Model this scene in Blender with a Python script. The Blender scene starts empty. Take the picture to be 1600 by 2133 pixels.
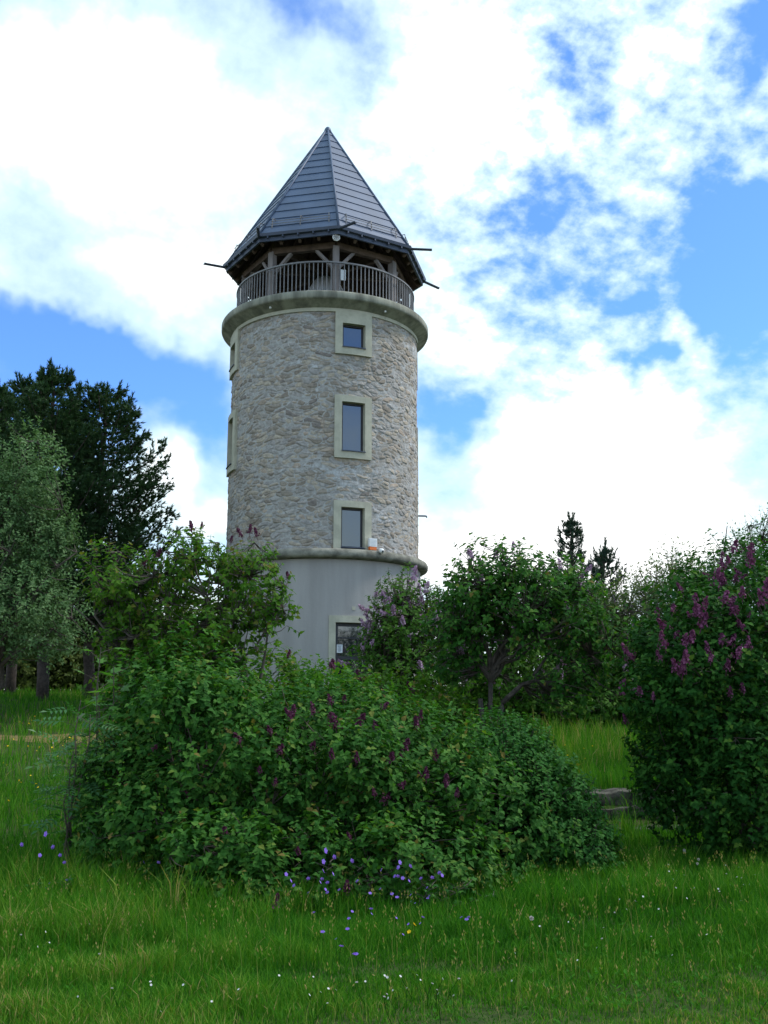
import bpy, math, random
import numpy as np
from mathutils import Vector
R_ = math.radians
scene = bpy.context.scene

# ------------------------------------------------------------------ camera
PITCH = 11.38
EYE = 1.6
FPX, CX, CY = 2157.0, 800.0, 1066.5          # focal length in pixels of the 1600 px wide photograph
cam_d = bpy.data.cameras.new("camera")
cam_d.sensor_fit = 'HORIZONTAL'; cam_d.sensor_width = 36.0
cam_d.lens = 36.0 * FPX / 1600.0
cam_d.clip_start = 0.1; cam_d.clip_end = 3000
cam = bpy.data.objects.new("camera", cam_d)
scene.collection.objects.link(cam)
cam.location = (0, 0, EYE)
cam.rotation_euler = (R_(90 + PITCH), 0, 0)
scene.camera = cam

def ray(px, py):
    """slope X/Y and Z/Y of the line of sight through a photo pixel"""
    t = R_(PITCH); v = (CY - py) / FPX; u = (px - CX) / FPX
    y = math.cos(t) - math.sin(t) * v
    return u / y, (math.sin(t) + math.cos(t) * v) / y
def at(px, py, Y):
    a, b = ray(px, py)
    return np.array((a * Y, Y, EYE + b * Y))

# ------------------------------------------------------------------ light
SUN_AZ, SUN_EL = 78.0, 52.0                    # azimuth to the right of the view, elevation
world = bpy.data.worlds.new("World"); scene.world = world
world.use_nodes = True
wt = world.node_tree; wn = wt.nodes; wl = wt.links
for n in list(wn): wn.remove(n)
def N(t, tp, **kw):
    n = t.nodes.new(tp)
    for k, v in kw.items(): setattr(n, k, v)
    return n
def math_(t, op, a, b=None, c=None):
    n = N(t, 'ShaderNodeMath', operation=op)
    for i, x in enumerate((a, b, c)):
        if x is None: continue
        if isinstance(x, (int, float)): n.inputs[i].default_value = x
        else: t.links.new(x, n.inputs[i])
    return n.outputs[0]
def smooth_(t, x, a, b, lo=0.0, hi=1.0):
    n = N(t, 'ShaderNodeMapRange', interpolation_type='SMOOTHSTEP')
    t.links.new(x, n.inputs[0])
    for i, v in enumerate((a, b, lo, hi)): n.inputs[i + 1].default_value = v
    return n.outputs[0]
def mixc(t, f, a, b, bt='MIX'):
    n = N(t, 'ShaderNodeMix', data_type='RGBA', blend_type=bt)
    if isinstance(f, (int, float)): n.inputs[0].default_value = f
    else: t.links.new(f, n.inputs[0])
    for i, x in ((6, a), (7, b)):
        if isinstance(x, tuple): n.inputs[i].default_value = (*x[:3], 1)
        else: t.links.new(x, n.inputs[i])
    return n.outputs[2]
def noise_(t, vec, scale, detail=4, rough=0.55, dist=0.0, dim='3D'):
    n = N(t, 'ShaderNodeTexNoise', noise_dimensions=dim)
    t.links.new(vec, n.inputs['Vector'])
    n.inputs['Scale'].default_value = scale; n.inputs['Detail'].default_value = detail
    n.inputs['Roughness'].default_value = rough; n.inputs['Distortion'].default_value = dist
    return n.outputs[0]

sky = N(wt, 'ShaderNodeTexSky', sky_type='NISHITA')
sky.sun_disc = False
sky.sun_elevation = R_(SUN_EL); sky.sun_rotation = R_(SUN_AZ)
sky.altitude = 800; sky.ozone_density = 3.0; sky.air_density = 1.0; sky.dust_density = 0.6
tc = N(wt, 'ShaderNodeTexCoord')
sep = N(wt, 'ShaderNodeSeparateXYZ'); wl.new(tc.outputs['Generated'], sep.inputs[0])
az = math_(wt, 'ARCTAN2', sep.outputs[0], sep.outputs[1])
el = math_(wt, 'ARCSINE', sep.outputs[2])
comb = N(wt, 'ShaderNodeCombineXYZ'); wl.new(az, comb.inputs[0]); wl.new(el, comb.inputs[1])
P = comb.outputs[0]
# warp the cloud outlines
nw = N(wt, 'ShaderNodeTexNoise'); wl.new(P, nw.inputs['Vector'])
nw.inputs['Scale'].default_value = 9; nw.inputs['Detail'].default_value = 4; nw.inputs['Roughness'].default_value = 0.6
vs = N(wt, 'ShaderNodeVectorMath', operation='SUBTRACT'); wl.new(nw.outputs['Color'], vs.inputs[0]); vs.inputs[1].default_value = (.5, .5, .5)
vm = N(wt, 'ShaderNodeVectorMath', operation='SCALE'); wl.new(vs.outputs[0], vm.inputs[0]); vm.inputs['Scale'].default_value = 0.12
va = N(wt, 'ShaderNodeVectorMath', operation='ADD'); wl.new(P, va.inputs[0]); wl.new(vm.outputs[0], va.inputs[1])
PW = va.outputs[0]
def azel(px, py):
    a, b = ray(px, py)
    return math.atan(a), math.atan(b / math.hypot(1, a))
# bank positions over the hill (azimuth, elevation): + cloud, - clear air
BANKS = [(210, 240, 520, 300, .75), (950, 200, 330, 300, .65), (560, 540, 260, 130, .35), (330, 560, 260, 90, .45),
         (1230, 960, 330, 230, 1.15), (1180, 1150, 600, 160, .8), (1430, 700, 90, 60, .5), (980, 720, 150, 90, .45), (1400, 100, 120, 110, .4),
         (350, 960, 90, 120, .55), (430, 1080, 130, 90, .5),
         (1560, 540, 260, 260, -1.9), (1230, 540, 330, 260, -.5), (1090, 440, 110, 60, -.3), (1330, 600, 160, 70, -.35), (1330, 735, 90, 60, -.7),
         (200, 730, 420, 110, -1.25), (60, 860, 330, 170, -1.0), (430, 850, 170, 140, -.9), (940, 840, 130, 120, -.8),
         (1190, 140, 170, 150, -.55), (1150, 400, 170, 90, -.4), (1590, 60, 190, 170, -.95), (640, 0, 150, 100, -.5), (1560, 800, 130, 130, -.35),
         (760, 130, 110, 190, -.25), (330, 150, 110, 60, -.2), (60, 400, 200, 80, -.15)]
dens = None
BEHIND = [(2.50, .36, .6, .17, -.62), (2.3, .22, .25, .08, -.35), (-2.6, .6, .6, .3, -.8), (1.9, .75, .6, .3, -.5)]      # unseen clear patches added behind the viewer to vary the pane reflections
for bank in BANKS + BEHIND:
    if abs(bank[0]) > 4:
        px, py, rx, ry, w = bank
        a0, e0 = azel(px, py); a1, _ = azel(px + rx, py); _, e1 = azel(px, py - ry)
    else:
        a0, e0, w = bank[0], bank[1], bank[4]; a1 = a0 + bank[2]; e1 = e0 + bank[3]
    s = N(wt, 'ShaderNodeVectorMath', operation='SUBTRACT'); wl.new(PW, s.inputs[0]); s.inputs[1].default_value = (a0, e0, 0)
    m = N(wt, 'ShaderNodeVectorMath', operation='MULTIPLY'); wl.new(s.outputs[0], m.inputs[0])
    m.inputs[1].default_value = (1 / abs(a1 - a0), 1 / abs(e1 - e0), 0)
    ln = N(wt, 'ShaderNodeVectorMath', operation='LENGTH'); wl.new(m.outputs[0], ln.inputs[0])
    g = smooth_(wt, ln.outputs['Value'], 1.0, 0.1, 0.0, w)
    dens = g if dens is None else math_(wt, 'ADD', dens, g)
mp = N(wt, 'ShaderNodeMapping'); wl.new(P, mp.inputs[0]); mp.inputs['Rotation'].default_value = (0, 0, R_(32)); mp.inputs['Scale'].default_value = (1.0, 1.5, 1)
n1 = noise_(wt, P, 7, 6, .55); n2 = noise_(wt, mp.outputs[0], 30, 8, .58)
d = math_(wt, 'ADD', dens, math_(wt, 'MULTIPLY_ADD', n1, 1.1, -.55))
n2c = math_(wt, 'SUBTRACT', n2, .5)
# ripples mostly in the thin cloud field on the right
a0, e0 = azel(1280, 420)
sm_ = N(wt, 'ShaderNodeVectorMath', operation='DISTANCE'); wl.new(P, sm_.inputs[0]); sm_.inputs[1].default_value = (a0, e0, 0)
rip = smooth_(wt, sm_.outputs['Value'], .36, .10, .5, 2.5)
d = math_(wt, 'ADD', d, math_(wt, 'MULTIPLY', n2c, rip))
d = math_(wt, 'ADD', d, .72)
lowc = smooth_(wt, el, .16, .0, 0.0, .5)      # clouds close up toward the horizon
d = math_(wt, 'ADD', d, lowc)
cov = smooth_(wt, d, -.08, 1.0)
core = smooth_(wt, d, .75, 1.35)
cloud = mixc(wt, core, (5.4, 6.9, 7.5), (9.4, 9.5, 9.5))
tint = mixc(wt, 1.0, sky.outputs[0], (.82, 1.22, 1.75), 'MULTIPLY')
skyc = mixc(wt, cov, tint, cloud)
bg = N(wt, 'ShaderNodeBackground'); bg.inputs[1].default_value = 0.1
wl.new(skyc, bg.inputs[0])
wo = N(wt, 'ShaderNodeOutputWorld'); wl.new(bg.outputs[0], wo.inputs[0])

sun_d = bpy.data.lights.new("sun", 'SUN'); sun_d.energy = 2.0; sun_d.angle = R_(14); sun_d.color = (1, .95, .88)
sun = bpy.data.objects.new("sun", sun_d); scene.collection.objects.link(sun)
sv = Vector((math.sin(R_(SUN_AZ)) * math.cos(R_(SUN_EL)), math.cos(R_(SUN_AZ)) * math.cos(R_(SUN_EL)), math.sin(R_(SUN_EL))))
sun.rotation_euler = sv.to_track_quat('Z', 'Y').to_euler()
sun.location = sv * 60
scene.view_settings.view_transform = 'Standard'; scene.view_settings.look = 'None'
scene.view_settings.exposure = 0.7; scene.view_settings.gamma = 1.0
scene.cycles.max_bounces = 8; scene.cycles.transparent_max_bounces = 8

# ------------------------------------------------------------------ mesh helpers
class MB:
    """collects vertices and faces (numpy) with one float attribute 'rnd' per vertex"""
    def __init__(s): s.v = []; s.f = []; s.r = []; s.n = 0
    def add(s, v, faces, r=0.5):
        v = np.asarray(v, float).reshape(-1, 3)
        s.v.append(v)
        s.r.append(np.full(len(v), r) if np.isscalar(r) else np.asarray(r, float))
        for f in (faces if isinstance(faces, list) else [faces]):
            f = np.asarray(f, int)
            if f.ndim == 1: f = f[None, :]
            s.f.append(f + s.n)
        s.n += len(v)
    def mesh(s, name, off=(0, 0, 0), smooth=False):
        me = bpy.data.meshes.new(name)
        v = np.concatenate(s.v) - np.asarray(off, float)
        me.vertices.add(len(v)); me.vertices.foreach_set('co', v.astype(np.float32).ravel())
        loops = np.concatenate([f.ravel() for f in s.f])
        tot = np.concatenate([np.full(len(f), f.shape[1]) for f in s.f])
        st = np.concatenate(([0], np.cumsum(tot)[:-1]))
        me.loops.add(len(loops)); me.loops.foreach_set('vertex_index', loops.astype(np.int32))
        me.polygons.add(len(tot)); me.polygons.foreach_set('loop_start', st.astype(np.int32))
        me.polygons.foreach_set('loop_total', tot.astype(np.int32))
        at_ = me.attributes.new('rnd', 'FLOAT', 'POINT'); at_.data.foreach_set('value', np.concatenate(s.r).astype(np.float32))
        me.update(calc_edges=True)
        me.polygons.foreach_set('use_smooth', np.full(len(tot), smooth))
        return me
def link(o, parent=None):
    scene.collection.objects.link(o)
    if parent is not None: o.parent = parent
    return o
def root_off(p):
    while p.parent is not None: p = p.parent
    return np.array(p.location)
def part(name, mb, mat, parent=None, smooth=False):
    me = mb.mesh(name, root_off(parent) if parent is not None else (0, 0, 0), smooth)
    me.materials.append(mat)
    return link(bpy.data.objects.new(name, me), parent)
def tag(o, label=None, cat=None, group=None, kind=None):
    for k, v in (('label', label), ('category', cat), ('group', group), ('kind', kind)):
        if v: o[k] = v
    return o
def thing(name, loc, label, cat, group=None):
    o = bpy.data.objects.new(name, None); o.empty_display_size = .3
    o.location = tuple(float(x) for x in loc); link(o)
    return tag(o, label, cat, group)

BOXF = np.array([[0, 3, 2, 1], [4, 5, 6, 7], [0, 1, 5, 4], [1, 2, 6, 5], [2, 3, 7, 6], [3, 0, 4, 7]])
def unit(v): v = np.asarray(v, float); return v / (np.linalg.norm(v, axis=-1, keepdims=True) + 1e-9)
def box(mb, c, ax, ay, az_, hx, hy, hz, r=.5):
    c, ax, ay, az_ = map(lambda q: np.asarray(q, float), (c, ax, ay, az_))
    s = [(-1, -1, -1), (1, -1, -1), (1, 1, -1), (-1, 1, -1), (-1, -1, 1), (1, -1, 1), (1, 1, 1), (-1, 1, 1)]
    mb.add([c + ax * hx * a + ay * hy * b + az_ * hz * d for a, b, d in s], BOXF, r)
def beam(mb, p, q, w, h, up=(0, 0, 1), r=.5):
    p, q = np.asarray(p, float), np.asarray(q, float)
    z = unit(q - p); x = np.cross(up, z)
    if np.linalg.norm(x) < 1e-3: x = np.array((1., 0, 0))
    x = unit(x); y = np.cross(z, x)
    box(mb, (p + q) / 2, x, y, z, w / 2, h / 2, np.linalg.norm(q - p) / 2, r)
def tube(mb, pts, rad, sides=5, r=.5, cap=True):
    pts = np.asarray(pts, float); n = len(pts)
    rad = np.full(n, rad) if np.isscalar(rad) else np.asarray(rad, float)
    t = unit(np.gradient(pts, axis=0))
    ref = np.array((0, 0, 1.)) if abs(t[0][2]) < .9 else np.array((1., 0, 0))
    x = unit(np.cross(t, ref)); y = np.cross(t, x)
    a = np.arange(sides) * 2 * np.pi / sides
    v = pts[:, None] + rad[:, None, None] * (np.cos(a)[None, :, None] * x[:, None] + np.sin(a)[None, :, None] * y[:, None])
    i = np.arange(n - 1)[:, None] * sides; k = np.arange(sides)[None]; k2 = (k + 1) % sides
    f = np.stack([i + k, i + k2, i + sides + k2, i + sides + k], -1).reshape(-1, 4)
    fs = [f]
    if cap: fs += [np.arange(sides)[::-1], np.arange(sides) + (n - 1) * sides]
    mb.add(v.reshape(-1, 3), fs, r)

def scatter(mb, tv, tf, Pp, X, Y, Z, S, r):
    """copies of a template (leaf, needle, petal) at points Pp with axes X Y Z and sizes S"""
    n = len(Pp); tv = np.asarray(tv, float)
    S = np.asarray(S, float).reshape(-1, 1, 1) if not np.isscalar(S) else S
    v = Pp[:, None] + S * (tv[None, :, 0, None] * X[:, None] + tv[None, :, 1, None] * Y[:, None] + tv[None, :, 2, None] * Z[:, None])
    k = (np.arange(n) * len(tv))
    fs = []
    for f in tf:
        f = np.asarray(f, int); f = f[None] if f.ndim == 1 else f
        fs.append((f[None] + k[:, None, None]).reshape(-1, f.shape[1]))
    mb.add(v.reshape(-1, 3), fs, np.repeat(r, len(tv)))

# ------------------------------------------------------------------ material helpers
def mat(name):
    m = bpy.data.materials.new(name); m.use_nodes = True
    t = m.node_tree
    b = t.nodes['Principled BSDF']
    return m, t, b
def plain(name, col, rough=.6, metal=0.0, var=.15, scale=6.0, spec=.5, bump=0.0, streak=False, ior=None):
    m, t, b = mat(name)
    co = N(t, 'ShaderNodeTexCoord'); vec = co.outputs['Object']
    if streak:
        mpn = N(t, 'ShaderNodeMapping'); t.links.new(vec, mpn.inputs[0]); mpn.inputs['Scale'].default_value = (1, 1, .12); vec = mpn.outputs[0]
    n = noise_(t, vec, scale, 6, .6)
    lo = tuple(c * (1 - var) for c in col); hi = tuple(min(1, c * (1 + var)) for c in col)
    f = smooth_(t, n, .3, .7)
    t.links.new(mixc(t, f, lo, hi), b.inputs['Base Color'])
    b.inputs['Roughness'].default_value = rough; b.inputs['Metallic'].default_value = metal
    b.inputs['Specular IOR Level'].default_value = spec
    if ior: b.inputs['IOR'].default_value = ior
    if bump:
        n3 = noise_(t, co.outputs['Object'], scale * 9, 5, .65)
        bp = N(t, 'ShaderNodeBump'); bp.inputs['Strength'].default_value = bump; bp.inputs['Distance'].default_value = .02
        t.links.new(n3, bp.inputs['Height']); t.links.new(bp.outputs[0], b.inputs['Normal'])
    return m
def leafmat(name, stops, trans=.3, rough=.45, spec=.35, tcol=None):
    """leaf blade: colour differs leaf by leaf (attribute rnd), light passes through it"""
    m, t, b = mat(name)
    a = N(t, 'ShaderNodeAttribute', attribute_name='rnd')
    cr = N(t, 'ShaderNodeValToRGB'); t.links.new(a.outputs['Fac'], cr.inputs[0])
    e = cr.color_ramp.elements
    while len(e) < len(stops): e.new(.5)
    for k, (p, c) in zip(e, stops): k.position = p; k.color = (*c, 1)
    t.links.new(cr.outputs[0], b.inputs['Base Color'])
    b.inputs['Roughness'].default_value = rough; b.inputs['Specular IOR Level'].default_value = spec
    tr = N(t, 'ShaderNodeBsdfTranslucent')
    t.links.new(mixc(t, 1.0, cr.outputs[0], tcol or (1.3, 1.5, .55), 'MULTIPLY'), tr.inputs[0])
    mx = N(t, 'ShaderNodeMixShader'); mx.inputs[0].default_value = trans
    t.links.new(b.outputs[0], mx.inputs[1]); t.links.new(tr.outputs[0], mx.inputs[2])
    t.links.new(mx.outputs[0], t.nodes['Material Output'].inputs[0])
    return m

M_bark = plain('grey_brown_bark', (.075, .06, .05), .9, var=.4, scale=14, bump=.6)
M_twig = plain('twig_bark', (.085, .07, .055), .85, var=.3, scale=9)
M_pinebark = plain('pine_bark', (.06, .045, .038), .95, var=.45, scale=10, bump=.8)

# ------------------------------------------------------------------ ground
def sm(x, a, b):
    t = np.clip((x - a) / (b - a), 0, 1); return t * t * (3 - 2 * t)
def wob(x, y, k, ph=0.):
    return (np.sin(x * 1.3 * k + 1.7 + ph) * np.cos(y * 1.1 * k + .4) + .6 * np.sin(x * 2.3 * k - y * 1.9 * k + 2.2 + ph) + .4 * np.cos(x * 3.7 * k + y * 3.1 * k + ph)) / 2.
def ground_z(x, y):
    x = np.asarray(x, float); y = np.asarray(y, float)
    zl = np.interp(y, [-400, -60, 0, 9, 13, 24, 33, 45, 70, 150, 500], [-18, -3, 0, 0, .16, 1.27, 2.2, 2.9, 3.0, 0, -30])
    zr = np.interp(y, [-400, -60, 0, 12, 15.25, 16.35, 23, 29, 45, 70, 150, 500], [-18, -3, 0, 0, .03, .53, 1.3, 2.2, 2.9, 3.0, 0, -30])
    b = sm(x, -1.0, .9)
    z = zl * (1 - b) + zr * b
    return z + .035 * wob(x, y, .9) * sm(y, 2, 8) + .05 * wob(x, y, .27, 2.)
def onground(px, py):
    a, b = ray(px, py)
    ys = np.linspace(4, 60, 4000)
    h = EYE + b * ys - ground_z(a * ys, ys)
    k = np.argmax(h <= 0) if (h <= 0).any() else len(ys) - 1
    return np.array((a * ys[k], ys[k], ground_z(a * ys[k], ys[k])))

gm = MB()
gx = np.unique(np.concatenate([np.linspace(-400, -30, 30), np.linspace(-30, 30, 241), np.linspace(30, 400, 30)]))
gy = np.unique(np.concatenate([np.linspace(-300, 0, 30), np.linspace(0, 45, 226), np.linspace(45, 500, 60)]))
GX, GY = np.meshgrid(gx, gy)
gv = np.stack([GX, GY, ground_z(GX, GY)], -1).reshape(-1, 3)
nx = len(gx)
ii = (np.arange(len(gy) - 1)[:, None] * nx + np.arange(nx - 1)[None]).ravel()
gm.add(gv, np.stack([ii, ii + 1, ii + nx + 1, ii + nx], -1))
mg, t, b = mat('meadow_soil')
co = N(t, 'ShaderNodeTexCoord')
n_a = noise_(t, co.outputs['Object'], .8, 6, .6); n_b = noise_(t, co.outputs['Object'], 9, 6, .65)
c1 = mixc(t, smooth_(t, n_b, .35, .65), (.025, .04, .012), (.05, .075, .02))
c2 = mixc(t, smooth_(t, n_a, .5, .75), c1, (.075, .07, .03))
t.links.new(c2, b.inputs['Base Color']); b.inputs['Roughness'].default_value = 1; b.inputs['Specular IOR Level'].default_value = .1
tag(part('ground', gm, mg, smooth=True), kind='structure')

# sandy path across the left of the meadow
def path_mid(x): return 23.6 + .35 * np.sin(x * .25)
pm = MB(); xs = np.linspace(-26, -2.2, 90); ws = np.linspace(-1, 1, 9)
PX, PW_ = np.meshgrid(xs, ws, indexing='ij')
PY = path_mid(PX) + PW_ * (.85 + .18 * np.sin(PX * 1.7) + .1 * np.sin(PX * 4.1))
pv = np.stack([PX, PY, ground_z(PX, PY) + .02 - .016 * np.abs(PW_) ** 3], -1).reshape(-1, 3)
ii = (np.arange(89)[:, None] * 9 + np.arange(8)[None]).ravel()
pm.add(pv, np.stack([ii, ii + 9, ii + 10, ii + 1], -1))
tag(part('path', pm, plain('sandy_path', (.16, .12, .05), .95, var=.4, scale=5, spec=.1, bump=.4), smooth=True), kind='structure')

# ------------------------------------------------------------------ tower
XT, YT = -1.914, 32.0
TZ = float(ground_z(XT, YT)) - .1
def tp(a, r, z):
    """point on the tower: angle (deg, from the camera side towards the right), radius, height"""
    a = np.radians(a); return np.array((XT + r * np.sin(a), YT - r * np.cos(a), z))
def tpv(a, r, z):
    a = np.radians(a); return np.stack([XT + r * np.sin(a), YT - r * np.cos(a), z + 0 * a], -1)
def tz(py, a, r):
    p = tp(a, r, 0); return EYE + ray(800, py)[1] * p[1]
def lathe(mb, prof, seg=160, closed=False, r=.5):
    prof = np.asarray(prof, float); n = len(prof)
    a = np.arange(seg) * 360. / seg
    v = np.stack([tpv(a, rr, zz) for rr, zz in prof], 1)       # seg, n, 3
    m_ = n if closed else n - 1
    i = np.arange(seg)[:, None]; k = np.arange(m_)[None]; k2 = (k + 1) % n
    i2 = (i + 1) % seg
    f = np.stack([i * n + k, i2 * n + k, i2 * n + k2, i * n + k2], -1).reshape(-1, 4)
    mb.add(v.reshape(-1, 3), f, r)
def cbox(mb, a0, a1, r0, r1, z0, z1, seg=6, r=.5):
    """curved block between two angles, radii and heights"""
    a = np.linspace(a0, a1, seg + 1)
    v = np.stack([tpv(a, r0, z0), tpv(a, r1, z0), tpv(a, r1, z1), tpv(a, r0, z1)], 1)
    i = np.arange(seg)[:, None] * 4; k = np.arange(4)[None]; k2 = (k + 1) % 4
    f = np.stack([i + k, i + k2, i + 4 + k2, i + 4 + k], -1).reshape(-1, 4)
    mb.add(v.reshape(-1, 3), [f, np.array([3, 2, 1, 0]), np.arange(4) + seg * 4], r)

M_plaster = plain('grey_render', (.35, .335, .325), .9, var=.13, scale=1.4, spec=.2, bump=.3, streak=True)
M_surround = plain('cream_render', (.45, .435, .345), .85, var=.13, scale=3, spec=.25, bump=.12)
M_concrete = plain('weathered_concrete', (.25, .25, .205), .9, var=.38, scale=3.2, spec=.2, bump=.3, streak=True)
M_ledge = plain('stained_concrete', (.22, .215, .18), .95, var=.45, scale=3.2, spec=.15, bump=.5)
M_roof = plain('slate_blue_metal', (.055, .090, .160), .55, metal=.0, var=.12, scale=1.3, spec=.5)
M_gutter = plain('gutter_metal', (.05, .065, .105), .5, metal=.1, var=.15, scale=3)
M_wood = plain('grey_weathered_timber', (.21, .185, .18), .8, var=.3, scale=5, spec=.25, streak=True)
M_soffit = plain('brown_boarding', (.10, .07, .054), .85, var=.3, scale=4, spec=.2)
M_rail = plain('railing_metal', (.19, .185, .19), .55, metal=.2, var=.2, scale=3)
M_frame = plain('dark_window_frame', (.03, .03, .035), .5, var=.1)
M_glass = plain('window_glass', (.012, .016, .022), .03, var=.1, scale=.8, ior=2.3)
M_housing = plain('grey_housing', (.55, .6, .68), .6, var=.08, scale=1.5)
M_white = plain('white_plastic', (.78, .78, .78), .4, var=.04)
M_orange = plain('orange_lens', (.75, .16, .02), .25, var=.05)
M_black = plain('black_lens', (.01, .01, .012), .15, var=.1)
M_paper = plain('paper_notice', (.72, .76, .8), .7, var=.04)
M_ink = plain('print', (.12, .14, .2), .7, var=.05)

tower = thing('observation_tower', (XT, YT, TZ), 'round rubble stone lookout tower with pointed grey metal roof and railed balcony', 'tower')
ZL1 = tz(1141, 10, 3.28); ZL0 = tz(1160, 10, 3.28)      # ledge
ZR1 = 14.07; ZR0 = 13.80                                  # balcony ring
ZST = tz(648, 0, 3.0)                                     # top of the stone

AW = 19.8                                                 # window axis
def dang(w, r=3.0): return math.degrees(w / r)
wins = [  # angle, opening z0 z1, surround z0 z1, opening width, surround width
    (AW, tz(725, AW, 3.03), tz(675, AW, 3.03), tz(739, AW, 3.03), ZST + .02, .70, 1.13),
    (AW, tz(941, AW, 3.03), tz(838, AW, 3.03), tz(955, AW, 3.03), tz(825, AW, 3.03), .70, 1.13),
    (AW, ZL1 + .05, tz(1057, AW, 3.03), ZL1 + .0, tz(1044, AW, 3.03), .70, 1.13)]
wl2 = []
for k in (-1, 1, 2):                                      # the same rows round the drum
    for w in wins[:2]: wl2.append((w[0] + 90 * k,) + w[1:])
allwins = wins + wl2

# rubble masonry: real relief, stone by stone
rng = np.random.default_rng(7)
NU, NV = 1000, 460
z0, z1 = ZL1 - .05, ZST
ua = np.arange(NU) / NU; vz = np.linspace(z0, z1, NV)
U, V = np.meshgrid(ua, vz, indexing='ij')
circ = 2 * np.pi * 3.0
cu, cv = 80, int((z1 - z0) / .122)
uu = U * cu + .3 * np.sin(V * 5 + U * 40) + .2 * np.sin(V * 13 - U * 2 * np.pi * 12)
vv = (V - z0) / (z1 - z0) * cv + .35 * np.sin(U * 2 * np.pi * 7 + V * 2.) + .3 * np.sin(U * 2 * np.pi * 19 - V * 3.1)
ju = rng.random((cu, cv + 6)); jv = rng.random((cu, cv + 6)); jr = rng.random((cu, cv + 6)); jh = rng.random((cu, cv + 6)); jt = rng.normal(size=(cu, cv + 6))
jw = rng.random((cu, cv + 6)) * .5
ci, cj = np.floor(uu).astype(int), np.floor(vv).astype(int)
F1 = np.full(U.shape, 9.); F2 = F1.copy(); SR = np.zeros(U.shape); SH = SR.copy(); ST = SR.copy(); DV = SR.copy()
for di in (-1, 0, 1):
    for dj in (-1, 0, 1):
        a_, b_ = (ci + di) % cu, np.clip(cj + dj + 3, 0, cv + 5)
        dx = (ci + di + .1 + .8 * ju[a_, b_]) - uu; dy = (cj + dj + .15 + .7 * jv[a_, b_]) - vv
        dd = (np.abs(dx * .9) ** 2.6 + np.abs(dy) ** 2.6) ** (1 / 2.6) - jw[a_, b_]
        new = dd < F1
        F2 = np.where(new, F1, np.minimum(F2, dd))
        SR = np.where(new, jr[a_, b_], SR); SH = np.where(new, jh[a_, b_], SH); ST = np.where(new, jt[a_, b_], ST); DV = np.where(new, -dy, DV)
        F1 = np.where(new, dd, F1)
X3, Y3 = np.cos(U * 2 * np.pi) * 3, np.sin(U * 2 * np.pi) * 3
def nz3(x, y, z, k, s):
    q = np.random.default_rng(s); o = 0 * x
    for i in range(7):
        w = q.normal(size=3); w /= np.linalg.norm(w); w *= k * (.7 + .9 * i / 3)
        o = o + np.sin(x * w[0] + y * w[1] + z * w[2] + q.random() * 6.3) / (1 + .35 * i)
    return o / 2.2
edge = sm(F2 - F1, .0, .34)
smear = sm(nz3(X3, Y3, V * 4.5, 1.3, 3) + .7 * nz3(X3, Y3, V * 3.2, 4., 4) + .35 * nz3(X3, Y3, V * 2, 11., 14), .35, 1.3)   # mortar smeared over the stones
body = (.012 + .038 * SH + .012 * ST * DV - .014 * DV) * edge + .006 * nz3(X3, Y3, V * 1.6, 13, 5) + .006 * nz3(X3, Y3, V * 1.5, 33, 6)
pointing = .009 + .006 * nz3(X3, Y3, V * 1.5, 3.2, 15) + .012 * nz3(X3, Y3, V * 1.5, 9, 16) + .018 * smear
edge2 = sm(body - pointing, -.005, .008)
disp = .56 * np.maximum(body, pointing) + .003 * nz3(X3, Y3, V, 60, 17) + .014 * nz3(X3, Y3, V, 2.3, 8)
rr = 2.965 + disp
ang = U * 360.
wv = np.stack([XT + rr * np.sin(np.radians(ang)), YT - rr * np.cos(np.radians(ang)), V], -1)
keep = np.ones((NU, NV - 1), bool)
ac = (np.arange(NU) + .5) * 360. / NU; zc = (vz[1:] + vz[:-1]) / 2
for (a0, oz0, oz1, sz0, sz1, ow, sw) in allwins:
    da = (ac - a0 + 180) % 360 - 180
    keep &= ~((np.abs(da) < dang(sw / 2) - .5)[:, None] & ((zc > sz0 + .02) & (zc < sz1 - .02))[None])
i = np.arange(NU)[:, None]; k = np.arange(NV - 1)[None]; i2 = (i + 1) % NU
f = np.stack(np.broadcast_arrays(i * NV + k, i2 * NV + k, i2 * NV + k + 1, i * NV + k + 1), -1)[keep]
sw_ = MB(); sw_.add(wv.reshape(-1, 3), f.reshape(-1, 4), SR.ravel())
ms, t, b = mat('rubble_masonry')
a1 = N(t, 'ShaderNodeAttribute', attribute_name='rnd'); a2 = N(t, 'ShaderNodeAttribute', attribute_name='joint')
a3 = N(t, 'ShaderNodeAttribute', attribute_name='smear')
cr = N(t, 'ShaderNodeValToRGB'); t.links.new(a1.outputs['Fac'], cr.inputs[0]); cr.color_ramp.interpolation = 'CONSTANT'
stops = [(0, (.31, .275, .23)), (.13, (.34, .32, .295)), (.3, (.40, .35, .285)), (.42, (.34, .325, .31)), (.56, (.27, .235, .195)), (.68, (.42, .37, .30)), (.78, (.36, .345, .325)), (.9, (.41, .34, .275)), (.96, (.23, .205, .185))]
e = cr.color_ramp.elements
while len(e) < len(stops): e.new(.5)
for kk, (p, c) in zip(e, stops): kk.position = p; kk.color = (*c, 1)
co = N(t, 'ShaderNodeTexCoord')
nn = noise_(t, co.outputs['Object'], 9, 7, .65); nb = noise_(t, co.outputs['Object'], 1.1, 5, .55)
stone = mixc(t, 1.0, cr.outputs[0], mixc(t, smooth_(t, nn, .25, .75), (.72, .72, .74), (1.25, 1.22, 1.2)), 'MULTIPLY')
mort = mixc(t, smooth_(t, nn, .35, .7), (.33, .32, .305), (.46, .455, .445))
edn = math_(t, 'MULTIPLY', a2.outputs['Fac'], smooth_(t, nn, .2, .5, .75, 1.))
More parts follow.
